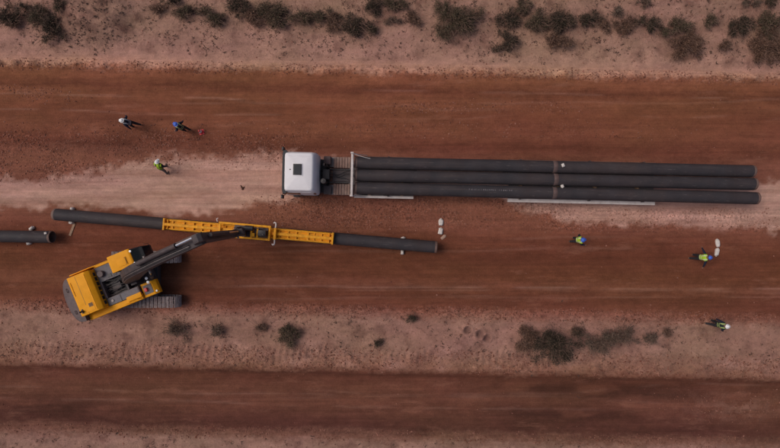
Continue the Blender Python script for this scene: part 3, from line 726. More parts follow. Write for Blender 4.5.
# ------------------------------------------------------------------ trailer
t0 = along_truck(-2.34)
trailer = empty('pipe_trailer', (t0.x, t0.y, gz(t0.x, t0.y)), TRUCK_RZ, 'long extendable flatbed trailer with dirty white rails under the black pipes', 'trailer')
DZ = 1.20
hb = MB().box(.0, .14, -1.29, 1.29, 2.2, 2.36, .03)                               # headboard
for y in (-1.22, -.62, 0, .62, 1.22): hb.box(.02, .12, y - .06, y + .06, DZ, 2.2, .01)
hb.box(.03, .11, -1.16, 1.16, 1.62, 1.74, .01)
hb.build('headboard', M['dirty_white'], trailer, 40)
for s in (1, -1): MB().box(-.03, .15, *sorted((s * 1.22, s * 1.33)), 2.3, 2.46, .03).build('headboard_cap', M['dirty_white'], trailer, 40)
for s in (1, -1):
    MB().box(.14, 3.82, *sorted((s * 1.18, s * (1.33 if s < 0 else 1.24))), DZ - .16, DZ, .012).build('front_side_rail', M['dirty_white' if s < 0 else 'rust'], trailer)
    MB().box(9.65, 18.75, *sorted((s * 1.17, s * (1.39 if s < 0 else 1.24))), DZ - .18, DZ, .012).build('rear_side_rail', M['dirty_white' if s < 0 else 'rust'], trailer)
    MB().tube([(.12, s * 1.26, 2.3), (.45, s * 1.27, 1.7), (.9, s * 1.28, DZ - .02)], .022, 6).build('headboard_stay', M['dirty_white'], trailer, 40)
    MB().prism([(-.2, 1.05), (4.0, 1.05), (4.0, .82), (-.2, .95)], s * .46 - .06, s * .46 + .06, .01).build('main_beam', M['dark'], trailer)
    MB().prism([(9.4, 1.02), (18.6, 1.02), (18.6, .74), (9.4, .74)], s * .46 - .06, s * .46 + .06, .01).build('main_beam', M['dark'], trailer)
    lg = MB().box(1.9, 2.06, s * .9 - .07, s * .9 + .07, .42, 1.04, .01).box(1.93, 2.03, s * .9 - .05, s * .9 + .05, .25, .45, .005).box(1.83, 2.13, s * .9 - .15, s * .9 + .15, .19, .25, .01)
    lg.build('landing_leg', M['dark'], trailer)
    MB().box(18.70, 18.78, s * .95 - .16, s * .95 + .16, .82, .98, .01).build('tail_light', M['red'], trailer)
    for x in (12.6, 13.95, 15.3):
        arc = [(x + .63 * math.cos(a), .5 + .55 * math.sin(a)) for a in np.linspace(.35, pi - .35, 10)] + [(x + .60 * math.cos(a), .5 + .52 * math.sin(a)) for a in np.linspace(pi - .35, .35, 10)]
        MB().prism(arc, *sorted((s * .55, s * 1.16)), 0).build('mudguard', M['black'], trailer, 40)
MB().box(3.6, 10.6, -.2, .2, .70, .98, .02).build('telescopic_spine', M['dark'], trailer)
MB().box(.16, 3.8, -1.17, 1.17, 1.06, 1.10, .005).build('front_deck', M['deck'], trailer)
MB().box(9.7, 18.7, -1.165, 1.165, 1.03, 1.08, .005).build('rear_deck', M['deck'], trailer)
for x in (.5, 1.4, 2.3, 3.2, 9.9, 11.1, 12.3, 13.5, 14.7, 15.9, 17.1, 18.3):
    MB().box(x - .05, x + .05, -1.16, 1.16, .94, 1.025, .01).build('cross_beam', M['dark'], trailer)
for x in (1.1, 3.1, 10.4, 12.7, 15.0, 17.6):
    MB().box(x - .08, x + .08, -1.165, 1.165, 1.085 if x > 5 else 1.105, 1.345, .012).build('timber_bolster', M['timber'], trailer)
for x in (2.25, 10.35, 14.6, 17.9):
    for s in (1, -1):
        MB().box(x - .05, x + .05, *sorted((s * 1.19, s * 1.238)), DZ + .002, DZ + .30, .01).build('stanchion', M['dark'], trailer)
for x in (12.6, 13.95, 15.3): MB().tube([(x, -1.0, .5), (x, 1.0, .5)], .08, 10).build('axle', M['black'], trailer, 40)
add_wheels(trailer, [(x, s * .86) for x in (12.6, 13.95, 15.3) for s in (1, -1)], True)
MB().box(18.62, 18.70, -1.2, 1.2, .55, .68, .01).build('rear_bumper', M['dirty_white'], trailer)

# ------------------------------------------------------------------ pipes
def make_pipe(a, b_, rad, label, group, mid=.497):
    """a, b_ = centres of the two ends"""
    a = Vector(a); b_ = Vector(b_); L = (b_ - a).length; d = (b_ - a).normalized()
    q = Vector((1, 0, 0)).rotation_difference(d)
    root = empty('steel_pipe', a - Vector((0, 0, rad)), 0, label, 'pipe', group); root.rotation_euler = q.to_euler()
    T = TX(0, 0, rad) @ RY(90); n = 40; th = .022; bare = .14
    o = MB().lathe([(rad, bare)] + [(rad, bare + (L - 2 * bare) * i / 12) for i in range(1, 13)], n, T)
    body = o.build('pipe_body', M['pipe'], root, 60)
    for k, (s, e) in enumerate(((0, bare), (L, L - bare))):
        MB().lathe([(rad - .004, e), (rad - .004, s + (.012 if k == 0 else -.012)), (rad - .014, s), (rad - th, s)], n, T).build('bare_end', M['pipe_in'], root, 60)
    MB().lathe([(rad - th, 0), (rad - th, L * .5), (rad - th, L)], n, T).build('bore', M['pipe_in'], root, 60)
    MB().lathe([(rad, L * mid - .13), (rad + .004, L * mid - .125), (rad + .004, L * mid + .125), (rad, L * mid + .13)], n, T).build('joint_band', M['strap'], root, 60)
    return root, T, L
PR = .375; PZ = 1.345 + PR
G = 'black pipes loaded on the trailer'
left = along_truck(-2.13); nrm = Vector((.0218, 1, 0))
gt = gz(t0.x, t0.y)
pipes = []; rr0 = random.Random(2)
for lat0, lat1, xr, lab in ((.765, .77, 353 + 400.0, 'upper one of three black pipes lying on the trailer'),
                            (0, .0, 755.0, 'middle one of three black pipes lying on the trailer'),
                            (-.765, -.865, 757.5, 'lower one of three black pipes on the trailer, slightly apart at its rear end')):
    A = left + nrm * lat0; xe = (xr - 390) * (H - PZ) / FPX; B = along_truck(xe) + nrm * lat1
    A.z = B.z = PZ + gt
    pipes.append((make_pipe(A, B, PR, lab, G, .497 + rr0.uniform(-.003, .003)), A, B))
# stencilled marks, too small to read, on the lower loaded pipe
st = MB(); rr = random.Random(5)
for k in range(22):
    x = 6.9 + k * .12
    for j in range(2):
        if rr.random() < .75: st.box(x + j * .045, x + j * .045 + rr.uniform(.02, .04), .03, .03 + rr.uniform(.05, .09), 2 * PR - .004, 2 * PR + .002)
st.build('stencil_marking', M['deck'], pipes[2][0][0])
# two white rags wedged beside the strap
def blob(name, mat, pts, r, loc, rz, seed):
    bm = bmesh.new(); bmesh.ops.create_icosphere(bm, subdivisions=3, radius=1.0); rg = random.Random(seed)
    ph = [rg.uniform(0, 6.28) for _ in range(6)]
    for v in bm.verts:
        c = v.co.copy(); k = 1 + .10 * math.sin(5 * c.x + ph[0]) * math.sin(4 * c.y + ph[1]) + .07 * math.sin(9 * c.y + ph[2] + 3 * c.z)
        v.co = Vector((math.copysign(abs(c.x) ** .48, c.x) * r[0] * k, math.copysign(abs(c.y) ** .52, c.y) * r[1] * k, math.copysign(abs(c.z) ** .85, c.z) * r[2] * k + r[2] * .85))
    return MB().bm(bm).build(name, mat, None, 180, loc, rz)
for (px, py, lat, lab) in ((562.7, 162.6, .84, 'small white rag on the upper loaded pipe beside its joint band'), (563.6, 188.5, -.40, 'small white rag wedged between the middle and lower loaded pipes')):
    xx = (px - 390) * (H - 2.1) / FPX; c = along_truck(xx)
    if lat > 0: zz = PZ + gt + math.sqrt(PR ** 2 - .08 ** 2) - .02
    else: zz = PZ + gt + .12
    o = blob('white_rag', M['bag'], None, (.09, .11, .07), (c.x + .0218 * lat, c.y + lat, zz), .4, int(px))
    tag(o, lab, 'rag', 'white rags on the load')
# white rope from the headboard
MB_r = MB().tube([(-.0, 0, 2.36), (.35, -.13, 2.24), (.75, -.22, 2.10), (1.15, -.28, 1.96)], .018, 6)
c = along_truck(-2.27); ro = MB_r.build('white_rope', M['rope'], None, 60, (c.x + .03, c.y + 1.27, gt), TRUCK_RZ)
tag(ro, 'white rope slanting from the headboard corner to the upper loaded pipe', 'rope')

# pipes on the ground, propped on sandbags
GP_Z = .30 + PR
ga = at(54.5, 214.3, GP_Z); gb = at(436.8, 247.2, GP_Z)
make_pipe(ga, gb, PR, 'long black pipe held by the yellow lifter above sandbags', 'black pipes laid along the trench line')
ha = at(-330, 231.5, GP_Z - .02); hb_ = at(52.5, 237.0, GP_Z - .02)
hp, _, _ = make_pipe(ha, hb_, PR, 'black pipe entering from the left edge with its open end showing', 'black pipes laid along the trench line')

def sandbag(px, py, lx, ly, hz, rz, label, mat='bag', seed=0, sink=.03, parent_z=None):
    p = at(px, py, .12); z = gz(p.x, p.y)
    root = empty('sandbag', (p.x, p.y, z - sink), R(rz), label, 'sandbag', 'white sandbags along the pipe line')
    o = blob('sack', M[mat], None, (lx, ly, hz), (0, 0, 0), 0, seed + 17); o.parent = root
    tie = MB().tube([(lx * .93, 0, hz * .85), (lx * 1.12, .01, hz * .75)], [ly * .30, ly * .42], 8)
    tie.build('tied_neck', M[mat], root, 60)
    return root
sandbag(441.0, 222.3, .215, .15, .10, 88, 'upper of two white sandbags on the ground off the right pipe end', seed=1)
sandbag(440.6, 231.2, .20, .15, .10, 80, 'lower of two white sandbags on the ground off the right pipe end', seed=2)
sandbag(443.4, 237.3, .18, .10, .05, 40, 'small tan flattened sack beside the two white sandbags', 'bag_tan', 3)
sandbag(718.2, 243.2, .25, .12, .10, 98, 'upper of two white sandbags beside the road worker with outstretched arms', seed=4)
sandbag(717.4, 252.0, .25, .12, .10, -100, 'lower of two white sandbags beside the road worker with outstretched arms', seed=5)
sandbag(402.9, 238.6, .13, .11, .15, 20, 'sandbag on the upper side of the long pipe near its right end', seed=6)
sandbag(402.3, 252.3, .14, .10, .15, 90, 'sandbag on the lower side of the long pipe near its right end', seed=7)
sandbag(72.0, 208.9, .10, .10, .15, 10, 'sandbag on the upper side of the long pipe near its left end', seed=8)
sandbag(71.2, 222.6, .13, .09, .15, 0, 'sandbag on the lower side of the long pipe near its left end', seed=9)
sandbag(31.5, 228.5, .15, .10, .15, 40, 'sandbag on the upper side of the pipe at the left edge', seed=10)
sandbag(29.0, 243.0, .14, .10, .15, 20, 'sandbag on the lower side of the pipe at the left edge', seed=11)
def saddle(px, py, rz, label):
    """pad of bags under a pipe"""
    p = at(px, py, .2); z = gz(p.x, p.y); o = blob('sandbag', M['bag'], None, (.17, .33, .155), (p.x, p.y, z - .02), R(rz), int(px)); tag(o, label, 'sandbag', 'white sandbags along the pipe line')
saddle(402.6, 244.3, -4.9, 'sandbag right under the long pipe near its right end')
saddle(71.8, 215.8, -4.9, 'sandbag right under the long pipe near its left end')
saddle(30.0, 236.6, -1, 'sandbag right under the pipe at the left edge')
# splintered pinkish batten by the left sandbags
p = at(72.3, 229.5); bt = MB().box(-.42, .42, -.075, .075, 0, .05, .008).build('timber_batten', M['timber'], None, None, (p.x, p.y, gz(p.x, p.y) + .0), R(70))
tag(bt, 'short slanting timber batten below the left end of the long pipe', 'batten')
p = at(45.2, 233.2, 1.05); rg = blob('white_rag', M['bag'], None, (.08, .07, .05), (p.x, p.y, GP_Z + PR - .07), .3, 9); tag(rg, 'small white rag on top of the pipe at the left edge', 'rag', 'white rags on the load')
# ------------------------------------------------------------------ vacuum pipe lifter
LZ = GP_Z + PR                        # top of the pipe
ld = (gb - ga).normalized(); LRZ = math.atan2(ld.y, ld.x)
lc0 = at(247, 230.9, 1.4)
tt = (Vector((lc0.x, lc0.y, GP_Z)) - ga).dot(ld); lc = ga + ld * tt
lifter = empty('vacuum_pipe_lifter', (lc.x, lc.y, LZ), LRZ, 'yellow vacuum lifter beam clamped on top of the long pipe', 'pipe lifter')
def lx(px, z=1.5): return (px - 247) * (H - z) / FPX
# curved suction pads that hug the pipe top
def pad(x0, x1):
    a0 = 45; outer = [(math.sin(R(a)) * (PR + .10), math.cos(R(a)) * (PR + .10) - PR) for a in np.linspace(-a0, a0, 15)]
    inner = [(math.sin(R(a)) * (PR + .012), math.cos(R(a)) * (PR + .012) - PR) for a in np.linspace(a0, -a0, 15)]
    return MB().prism(outer + inner, x0, x1, 0, RZ(-90) @ Matrix.Scale(-1, 4, (1, 0, 0)) if False else Matrix(((0, 1, 0, 0), (1, 0, 0, 0), (0, 0, 1, 0), (0, 0, 0, 1))))
XL, XR = lx(162.5), lx(333)
pad(XL, XL + 5.0).build('suction_pad', M['lift_yellow'], lifter, 40)
pad(XR - 5.0, XR).build('suction_pad', M['lift_yellow'], lifter, 40)
for s, x in ((-1, XL), (1, XR)):
    MB().box(x - .05 + (.0 if s > 0 else .0), x + .05, -.365, .365, -.12, .30, .012).build('end_plate', M['lift_yellow'], lifter)
    MB().box(x - s * .22 - .02, x - s * .22 + .02, -.30, .30, -.02, .24, .006).build('rib_plate', M['lift_yellow'], lifter)
# spine box on the pads: two flanges and stiffeners
for (x0, x1) in ((XL + .02, XL + 5.02), (XR - 5.02, XR - .02)):
    MB().box(x0, x1, -.085, .085, .095, .30, .012).build('spine_beam', M['lift_yellow'], lifter)
    rq = random.Random(int(x0 * 10)); n = 9
    for k in range(1, n):
        x = x0 + (x1 - x0) * (k + rq.uniform(-.25, .25)) / n; hw = rq.uniform(.012, .06)
        MB().box(x - hw, x + hw, -.228, .228, .06, .15 + rq.uniform(0, .05), .0).build('stiffener', M['lift_yellow'], lifter)
    for s in (1, -1): MB().box(x0, x1, s * .25 - .028, s * .25 + .028, .0, .16, .006).build('edge_rail', M['lift_yellow'], lifter)
# power pack frame in the middle
FX0, FX1 = lx(219), lx(271)
for s in (1, -1):
    MB().box(FX0, FX1, s * .40 - .06, s * .40 + .06, .36, .50, .012).build('frame_rail', M['lift_yellow'], lifter)
    for x in (FX0 + .1, FX1 - .1, (FX0 + FX1) / 2):
        MB().box(x - .05, x + .05, s * .40 - .045, s * .40 + .045, -.02, .358, .006).build('frame_post', M['lift_yellow'], lifter)
for x in (FX0 + .06, FX1 - .06, lx(252), lx(258)):
    MB().box(x - .055, x + .055, -.338, .338, .37, .49, .01).build('cross_member', M['lift_yellow'], lifter)
MB().box(lx(254) , lx(268), -.30, .30, .31, .36, .01).build('engine_tray', M['dark'], lifter)
eng = MB().box(lx(259.5), lx(267.5), -.20, .16, .362, .80, .04).build('engine', M['black'], lifter, 40)
MB().tube([(lx(265), -.1, .8), (lx(265), -.1, .95), (lx(266), -.1, 1.0)], .035, 8).build('exhaust', M['steel'], eng, 40)
MB().tube([(lx(246), .22, .62), (lx(254), .22, .62)], .15, 16).build('vacuum_tank', M['black'], lifter, 40)
MB().box(lx(252.6), lx(256), -.28, -.06, .492, .72, .02).build('control_box', M['lift_yellow'], lifter)
MB().tube([(lx(253), .24, .55), (lx(258), .27, .60), (lx(264), .27, .58)], .035, 8).build('hose', M['strap'], lifter, 60)
# guide hooks at the right of the frame
gx = lx(275.5)
MB().box(gx - .07, gx + .07, -.36, .36, .20, .52, .01).build('guide_block', M['lift_yellow'], lifter)
for s in (1, -1):
    MB().tube([(gx, s * .36, .42), (gx + .02, s * .55, .44), (gx + .0, s * .66, .42), (gx - .10, s * .69, .38), (gx - .14, s * .64, .34)], .045, 8).build('guide_hook', M['dirty_white'], lifter, 60)
ul = MB().tube([(lx(217), .44, .43), (lx(216), .62, .43), (lx(217.5), .66, .43)], .03, 8).build('guide_hook', M['dirty_white'], lifter, 60)
# rotator head reaching up to the stick
MB().lathe([(.26, .49), (.26, .62), (.18, .66), (.18, .86), (.24, .88), (.24, 1.0), (.001, 1.0)], 20, TX(lx(240.5), 0, 0)).build('rotator', M['dark'], lifter, 40)
MB().box(lx(235), lx(246), -.34, .34, .42, .489, .01).build('head_plate', M['dark'], lifter)
for s in (1, -1): MB().prism([(lx(240.5) - .22, 1.0), (lx(240.5) + .22, 1.0), (lx(240.5) + .10, 1.5), (lx(240.5) - .10, 1.5)], s * .20 - .03, s * .20 + .03, .01).build('hanger_plate', M['dark'], lifter)
LIFT_PIN = Vector((lc.x, lc.y, LZ + 1.38)) + Vector((math.cos(LRZ), math.sin(LRZ), 0)) * lx(240.5)

# ------------------------------------------------------------------ excavator
EX, EY, EYAW = -15.95, -3.38, R(22.4)
ez = gz(EX, EY)
ex = empty('excavator', (EX, EY, ez), EYAW, 'yellow and grey crawler excavator reaching over to the pipe lifter', 'excavator')
UO = Matrix.Rotation(-EYAW, 3, 'Z') @ Vector((.60, -.09, 0))
U = -EYAW                              # undercarriage stays square to the road
def tracks():
    Lh = 2.10 - .46; ra = .46; pts = []
    per = 4 * Lh + 2 * pi * ra; n = 39
    for k in range(n):
        s = per * k / n
        if s < 2 * Lh: p = (-Lh + s, 2 * ra, 0)
        elif s < 2 * Lh + pi * ra: a = (s - 2 * Lh) / ra; p = (Lh + ra * math.sin(a), ra + ra * math.cos(a), -a)
        elif s < 4 * Lh + pi * ra: p = (Lh - (s - 2 * Lh - pi * ra), 0, pi)
        else: a = (s - 4 * Lh - pi * ra) / ra; p = (-Lh - ra * math.sin(a), ra - ra * math.cos(a), pi - a)
        pts.append(p)
    for s in (1, -1):
        yc = s * 1.39
        m = MB()
        for (x, z, a) in pts:
            T = TX(x, yc, z + .02) @ Matrix.Rotation(-a, 4, 'Y')
            m.box(-.098, .098, -.35, .35, -.015, .02, 0, T)
            for g in (-.07, 0, .07): m.box(g - .012, g + .012, -.34, .34, .02, .055, 0, T)
            m.box(-.09, .09, -.12, .12, -.09, -.015, 0, T)
        tr = m.build('crawler_track', M['track'], ex, None, UO + Vector((0, 0, .035)), U)
        MB().box(-1.7, 1.7, yc - .2, yc + .2, .30, .72, .05).build('track_frame', M['dark'], ex, 40, UO, U)
        for (x, nm) in ((Lh, 'idler_wheel'), (-Lh, 'drive_sprocket')):
            MB().lathe([(.001, -.1), (.36, -.1), (.38, 0), (.36, .1), (.001, .1)], 24, TX(x, yc, .49) @ RX(90)).build(nm, M['dark'], ex, 40, UO, U)
        for x in np.linspace(-1.25, 1.25, 6): MB().lathe([(.001, -.16), (.13, -.16), (.13, .16), (.001, .16)], 14, TX(float(x), yc, .24) @ RX(90)).build('track_roller', M['dark'], ex, 40, UO, U)
tracks()
MB().box(-.9, .9, -1.28, 1.28, .45, .95, .05).build('cross_frame', M['dark'], ex, 40, UO, U)
MB().lathe([(.001, .93), (.75, .93), (.75, 1.14), (.001, 1.14)], 32).build('slew_ring', M['black'], ex, 40)
# platform
HW = 1.45
MB().prism([(-3.0, 1.15), (1.4, 1.15), (1.5, 1.22), (1.5, 1.42), (-3.0, 1.42)], -HW + .04, HW - .04, .02).build('platform', M['dark'], ex, 40)
# counterweight: rounded tail
cw = [(-2.86, -HW + .05)] + [(-2.86 - .84 * math.cos(a) ** .6 if math.cos(a) > 0 else -2.86, (HW - .05) * math.sin(a)) for a in np.linspace(-1.45, 1.45, 21)] + [(-2.86, HW - .05)]
bm = bmesh.new(); rings = []
for (zz, k) in ((1.1, .90), (1.25, .97), (1.8, 1.0), (2.1, .98), (2.28, .90), (2.34, .80)):
    rings.append([bm.verts.new((-2.80 + (p[0] + 2.80) * k, p[1] * (.96 + .04 * k), zz)) for p in cw])
for i in range(len(rings) - 1):
    for j in range(len(cw)): bm.faces.new((rings[i][j], rings[i][(j + 1) % len(cw)], rings[i + 1][(j + 1) % len(cw)], rings[i + 1][j]))
bm.faces.new(rings[-1]); bm.faces.new(rings[0][::-1])
cwt = MB().bm(bm).build('counterweight', M['grey'], ex, 45)
for y in (-.7, .7): MB().tube([(-3.25, y - .1, 2.3), (-3.25, y - .1, 2.42), (-3.25, y + .1, 2.42), (-3.25, y + .1, 2.3)], .025, 6).build('lifting_eye', M['dark'], cwt, 60)
# engine hood
hd = MB().prism([(-2.86, 1.42), (-2.86, 2.62), (-2.74, 2.74), (-1.72, 2.74), (-1.50, 2.55), (-1.46, 2.40), (-1.46, 1.42)], -1.10, HW - .13, .035).build('engine_hood', M['yellow'], ex, 40)
MB().box(-2.55, -1.85, -.98, -.55, 2.742, 2.752).build('hood_panel', M['yellow'], hd)
for k in range(5): MB().box(-2.14 + k * .052, -2.11 + k * .052, -.74, -.52, 2.753, 2.765).build('vent_slot', M['black'], hd)
for x in (-2.3,): MB().box(x - .008, x + .008, -1.06, 1.28, 2.741, 2.7445).build('panel_seam', M['dark'], hd)
MB().box(-1.78, -1.74, -1.0, 1.2, 2.741, 2.765, .006).build('hood_lip', M['yellow'], hd)
for k in range(7): MB().box(-1.464, -1.452, -.9 + k * .30, -.68 + k * .30, 2.12, 2.36).build('shade_strip', M['black'], hd)  # black strips imitating the shading below the hood step
MB().box(-2.66, -2.58, -.95, -.70, 2.742, 2.80, .01).build('hood_handle', M['black'], hd)
MB().box(-2.70, -2.66, .15, 1.0, 2.742, 2.775, .008).build('hood_hinge', M['yellow'], hd)
MB().tube([(-2.58, -.83, 2.74), (-2.58, -.83, 2.92), (-2.66, -.83, 3.0)], .055, 10, False).build('exhaust_pipe', M['black'], ex, 40)
# right side: boxes with grey anti-slip tops and yellow edges
MB().prism([(-2.84, 1.42), (-2.84, 1.98), (.60, 1.98), (.60, 1.42)], -HW, -1.105, .02).build('side_panel', M['yellow'], ex, 40)
tk = MB().box(-1.44, .60, -1.095, -.62, 1.42, 2.06, .02).build('fuel_tank', M['grey'], ex, 40)
MB().box(-1.40, -.60, -1.08, -.66, 2.062, 2.075).build('anti_slip_plate', M['deck'], tk)
MB().box(-.52, .54, -1.08, -.66, 2.062, 2.075).build('anti_slip_plate', M['deck'], tk)
MB().lathe([(.075, 2.06), (.075, 2.13), (.001, 2.13)], 14, TX(-1.1, -.86, 0)).build('filler_cap', M['steel'], tk, 40)
MB().box(-.30, .62, -1.30, -1.0, 1.985, 2.10, .02).build('side_step', M['yellow'], ex, 40)
tb = MB().prism([(.65, 1.30), (.65, 1.86), (1.31, 1.80), (1.53, 1.62), (1.53, 1.30)], -HW, -.60, .025).build('tool_box', M['yellow'], ex, 40)
MB().prism([(.75, 1.862), (1.25, 1.816), (1.25, 1.835), (.75, 1.881)], -1.30, -.74, .0).build('box_lid', M['deck'], tb)
MB().prism([(.80, 1.88), (1.02, 1.86), (.98, 1.99), (.84, 2.0)], -1.12, -.90, .02).build('red_canister', M['red'], tb, 40)
MB().lathe([(.055, 0), (.055, .05), (.001, .06)], 10, TX(1.41, -1.3, 1.72)).build('work_light', M['lamp'], tb, 40)
MB().tube([(-.28, -1.38, 1.98), (-.28, -1.38, 2.42), (.52, -1.38, 2.42), (.54, -1.38, 1.98)], .018, 8).build('handrail', M['yellow'], ex, 60)
# left side panel and rail
MB().prism([(-2.84, 1.42), (-2.84, 2.30), (-2.7, 2.40), (-1.46, 2.40), (-1.46, 1.42)], HW - .015, HW + .035, .01).build('side_panel', M['yellow'], ex, 40)
MB().prism([(-1.44, 1.42), (-1.44, 2.06), (.02, 2.06), (.02, 1.42)], HW - .10, HW + .03, .015).build('side_panel', M['yellow'], ex, 40)
MB().tube([(-1.40, HW - .02, 2.06), (-1.38, HW - .02, 2.5), (.0, HW - .02, 2.5), (.02, HW - .02, 2.06)], .022, 8).build('handrail', M['yellow'], ex, 60)
# centre bay: grey deck on the left, open dark pump and valve bay
MB().box(-1.45, -.02, .42, HW - .11, 1.42, 2.05, .025).build('deck_box', M['deck'], ex, 40)
MB().lathe([(.20, 2.04), (.20, 2.24), (.17, 2.28), (.001, 2.28)], 20, TX(-1.12, .88, 0)).build('air_cleaner', M['grey'], ex, 40)
for x in (-.72, -.40): MB().box(x - .12, x + .12, .52, .72, 2.052, 2.075, .006).build('deck_hatch', M['black'], ex)
MB().box(-1.445, -1.30, -.615, .415, 1.42, 2.10, .02).build('bulkhead', M['grey'], ex)
MB().box(-.06, .06, -.615, .415, 1.42, 2.02, .02).build('bulkhead', M['dark'], ex)
bay = MB().box(-1.295, -.065, -.61, .41, 1.425, 1.62, .01).build('valve_bay', M['black'], ex)
rr = random.Random(3)
for k in range(9):
    y = -.5 + k * .105; hzs = 1.66 + rr.uniform(0, .25)
    MB().tube([(-1.28, y, 1.8 + rr.uniform(-.1, .1)), (-1.0, y + rr.uniform(-.12, .12), hzs + .08), (-.6, y + rr.uniform(-.2, .2), hzs), (-.3, y + rr.uniform(-.1, .1), hzs + .05), (-.07, y, 1.78)], .03, 7).build('hydraulic_hose', M['black'] if k % 3 else M['dark'], ex, 60)
MB().box(-.95, -.40, -.35, .15, 1.62, 1.85, .03).build('control_valve', M['dark'], ex, 40)
# cab
CX0, CX1, CY0, CY1 = .12, 1.98, .52, 1.47
cprof = [(CX0, 1.42), (CX1, 1.42), (CX1 + .05, 1.75), (CX1 - .08, 2.55), (CX1 - .52, 3.22), (CX0 + .06, 3.24), (CX0, 3.12)]
cabx = MB().prism(cprof, CY0, CY1, .04).build('cab', M['dark'], ex, 40)
MB().prism([(CX0 - .02, 3.10), (CX0 + .04, 3.30), (CX0 + .12, 3.335), (CX1 - .56, 3.325), (CX1 - .46, 3.28), (CX1 - .46, 3.20), (CX1 - .5, 3.12)], CY0 - .015, CY1 + .02, .03).build('roof', M['yellow'], cabx, 40)
MB().box(.62, 1.22, .68, 1.14, 3.332, 3.352, .01).build('roof_hatch', M['yellow'], cabx, 40)
MB().tube([(1.1, .72, 3.35), (1.18, .72, 3.38), (1.18, 1.1, 3.38), (1.1, 1.1, 3.35)], .012, 6).build('hatch_handle', M['dark'], cabx, 60)
fg = Matrix.Identity(4)
MB().prism([(CX1 - .50, 3.19), (CX1 - .06, 2.55), (CX1 - .03, 2.56), (CX1 - .47, 3.21)], CY0 + .06, CY1 - .06).build('windscreen', M['glass'], cabx)
MB().prism([(CX1 - .07, 2.52), (CX1 + .045, 1.80), (CX1 + .075, 1.80), (CX1 - .04, 2.53)], CY0 + .06, CY1 - .06).build('lower_windscreen', M['glass'], cabx)
for y in (CY0 - .012, CY1 + .002):
    MB().prism([(CX0 + .25, 2.1), (CX1 - .10, 2.1), (CX1 - .2, 2.55), (CX1 - .58, 3.05), (CX0 + .25, 3.05)], y, y + .012).build('side_window', M['glass'], cabx)
MB().box(CX0 - .012, CX0 + .002, CY0 + .15, CY1 - .15, 2.3, 3.0).build('rear_window', M['glass'], cabx)
for y in (CY0 + .06, CY1 - .16): MB().lathe([(.001, .0), (.055, .0), (.065, .04), (.001, .05)], 12, TX(CX1 - .42 + .9 * 0, y, 3.27)).build('work_light', M['lamp'], cabx, 40)
MB().tube([(CX1 - .1, CY1 + .02, 1.5), (CX1 + .1, CY1 + .05, 1.9), (CX1 + .1, CY1 + .05, 2.5)], .018, 6).build('grab_rail', M['dark'], cabx, 60)
# boom (plane y=0): foot, bend, tip ; stick down to the lifter pin
def Lp(w):                              # world -> excavator frame
    d = Vector((w.x - EX, w.y - EY)); c_, s_ = math.cos(EYAW), math.sin(EYAW)
    return Vector((d.x * c_ + d.y * s_, -d.x * s_ + d.y * c_, w.z - ez))
pin = Lp(LIFT_PIN)
FOOT = (0.45, 1.95); KNEE = (2.55, 5.15); TIP = (6.85, 7.0); PINP = (pin.x, pin.z)
by = pin.y * .0
top_e = [(.10, 2.15), (.75, 3.75), (1.70, 5.15), (2.45, 5.72), (4.2, 6.62), (6.5, 7.18), (6.95, 7.22)]
bot_e = [(7.10, 7.02), (6.95, 6.80), (6.5, 6.72), (4.3, 5.92), (3.05, 5.12), (2.35, 4.25), (1.35, 2.85), (.78, 1.85), (.45, 1.68), (.18, 1.8)]
boom = MB().prism(top_e + bot_e, -.31, .31, .02).build('boom', M['dark'], ex, 40)
for s in (1, -1): MB().prism([(.2, 1.45), (.75, 1.45), (.66, 2.15), (.30, 2.15)], s * .40 - .07, s * .40 + .07, .01).build('boom_bracket', M['dark'], ex)
# decal, cylinder bracket, hose lines on the boom's top plate
def on_top(t0, t1, y0, y1, h0, h1, a=(2.45, 5.72), b=(4.2, 6.62)):
    dx, dz = b[0] - a[0], b[1] - a[1]; Ln = math.hypot(dx, dz); nx, nz = -dz / Ln, dx / Ln
    P = lambda t, h: (a[0] + dx * t + nx * h, a[1] + dz * t + nz * h)
    return MB().prism([P(t0, h0), P(t1, h0), P(t1, h1), P(t0, h1)], y0, y1)
for y in (-.22, -.15, -.08): MB().tube([(.5, y, 3.3), (1.66, y, 5.22), (2.42, y, 5.80), (4.2, y, 6.70), (6.3, y, 7.22)], .022, 6).build('hydraulic_line', M['black'] if y != -.15 else M['steel'], boom, 60)
on_top(.35, .55, .0, .26, 0, .22).build('cylinder_bracket', M['dark'], boom)
def ram(name, a, b, y, r1, r2, k=.58):
    a = Vector((a[0], y, a[1])); b = Vector((b[0], y, b[1])); m = a + (b - a) * k
    o = MB().tube([a, m], r1, 14).tube([m - (b - a).normalized() * .08, m], r1 * 1.12, 14).build(name, M['dark'], ex, 40)
    MB().tube([m, b], r2, 12).build('piston_rod', M['chrome'], o, 40)
    return o
for s in (1, -1): ram('boom_cylinder', (1.30, 1.40), (3.1, 5.3), s * .43, .12, .07)
MB().tube([(3.1, -.5, 5.3), (3.1, .5, 5.3)], .07, 10).build('boom_pin', M['steel'], ex, 40)
for s in (1, -1): MB().lathe([(.001, 0), (.07, 0), (.085, .07), (.001, .08)], 12, TX(1.75, s * .12 - .60, 3.05)).build('work_light', M['lamp'], ex, 40)
MB().tube([(1.55, -.32, 2.95), (1.75, -.48, 3.05), (1.75, -.74, 3.05)], .02, 6).build('light_bracket', M['dark'], ex, 60)
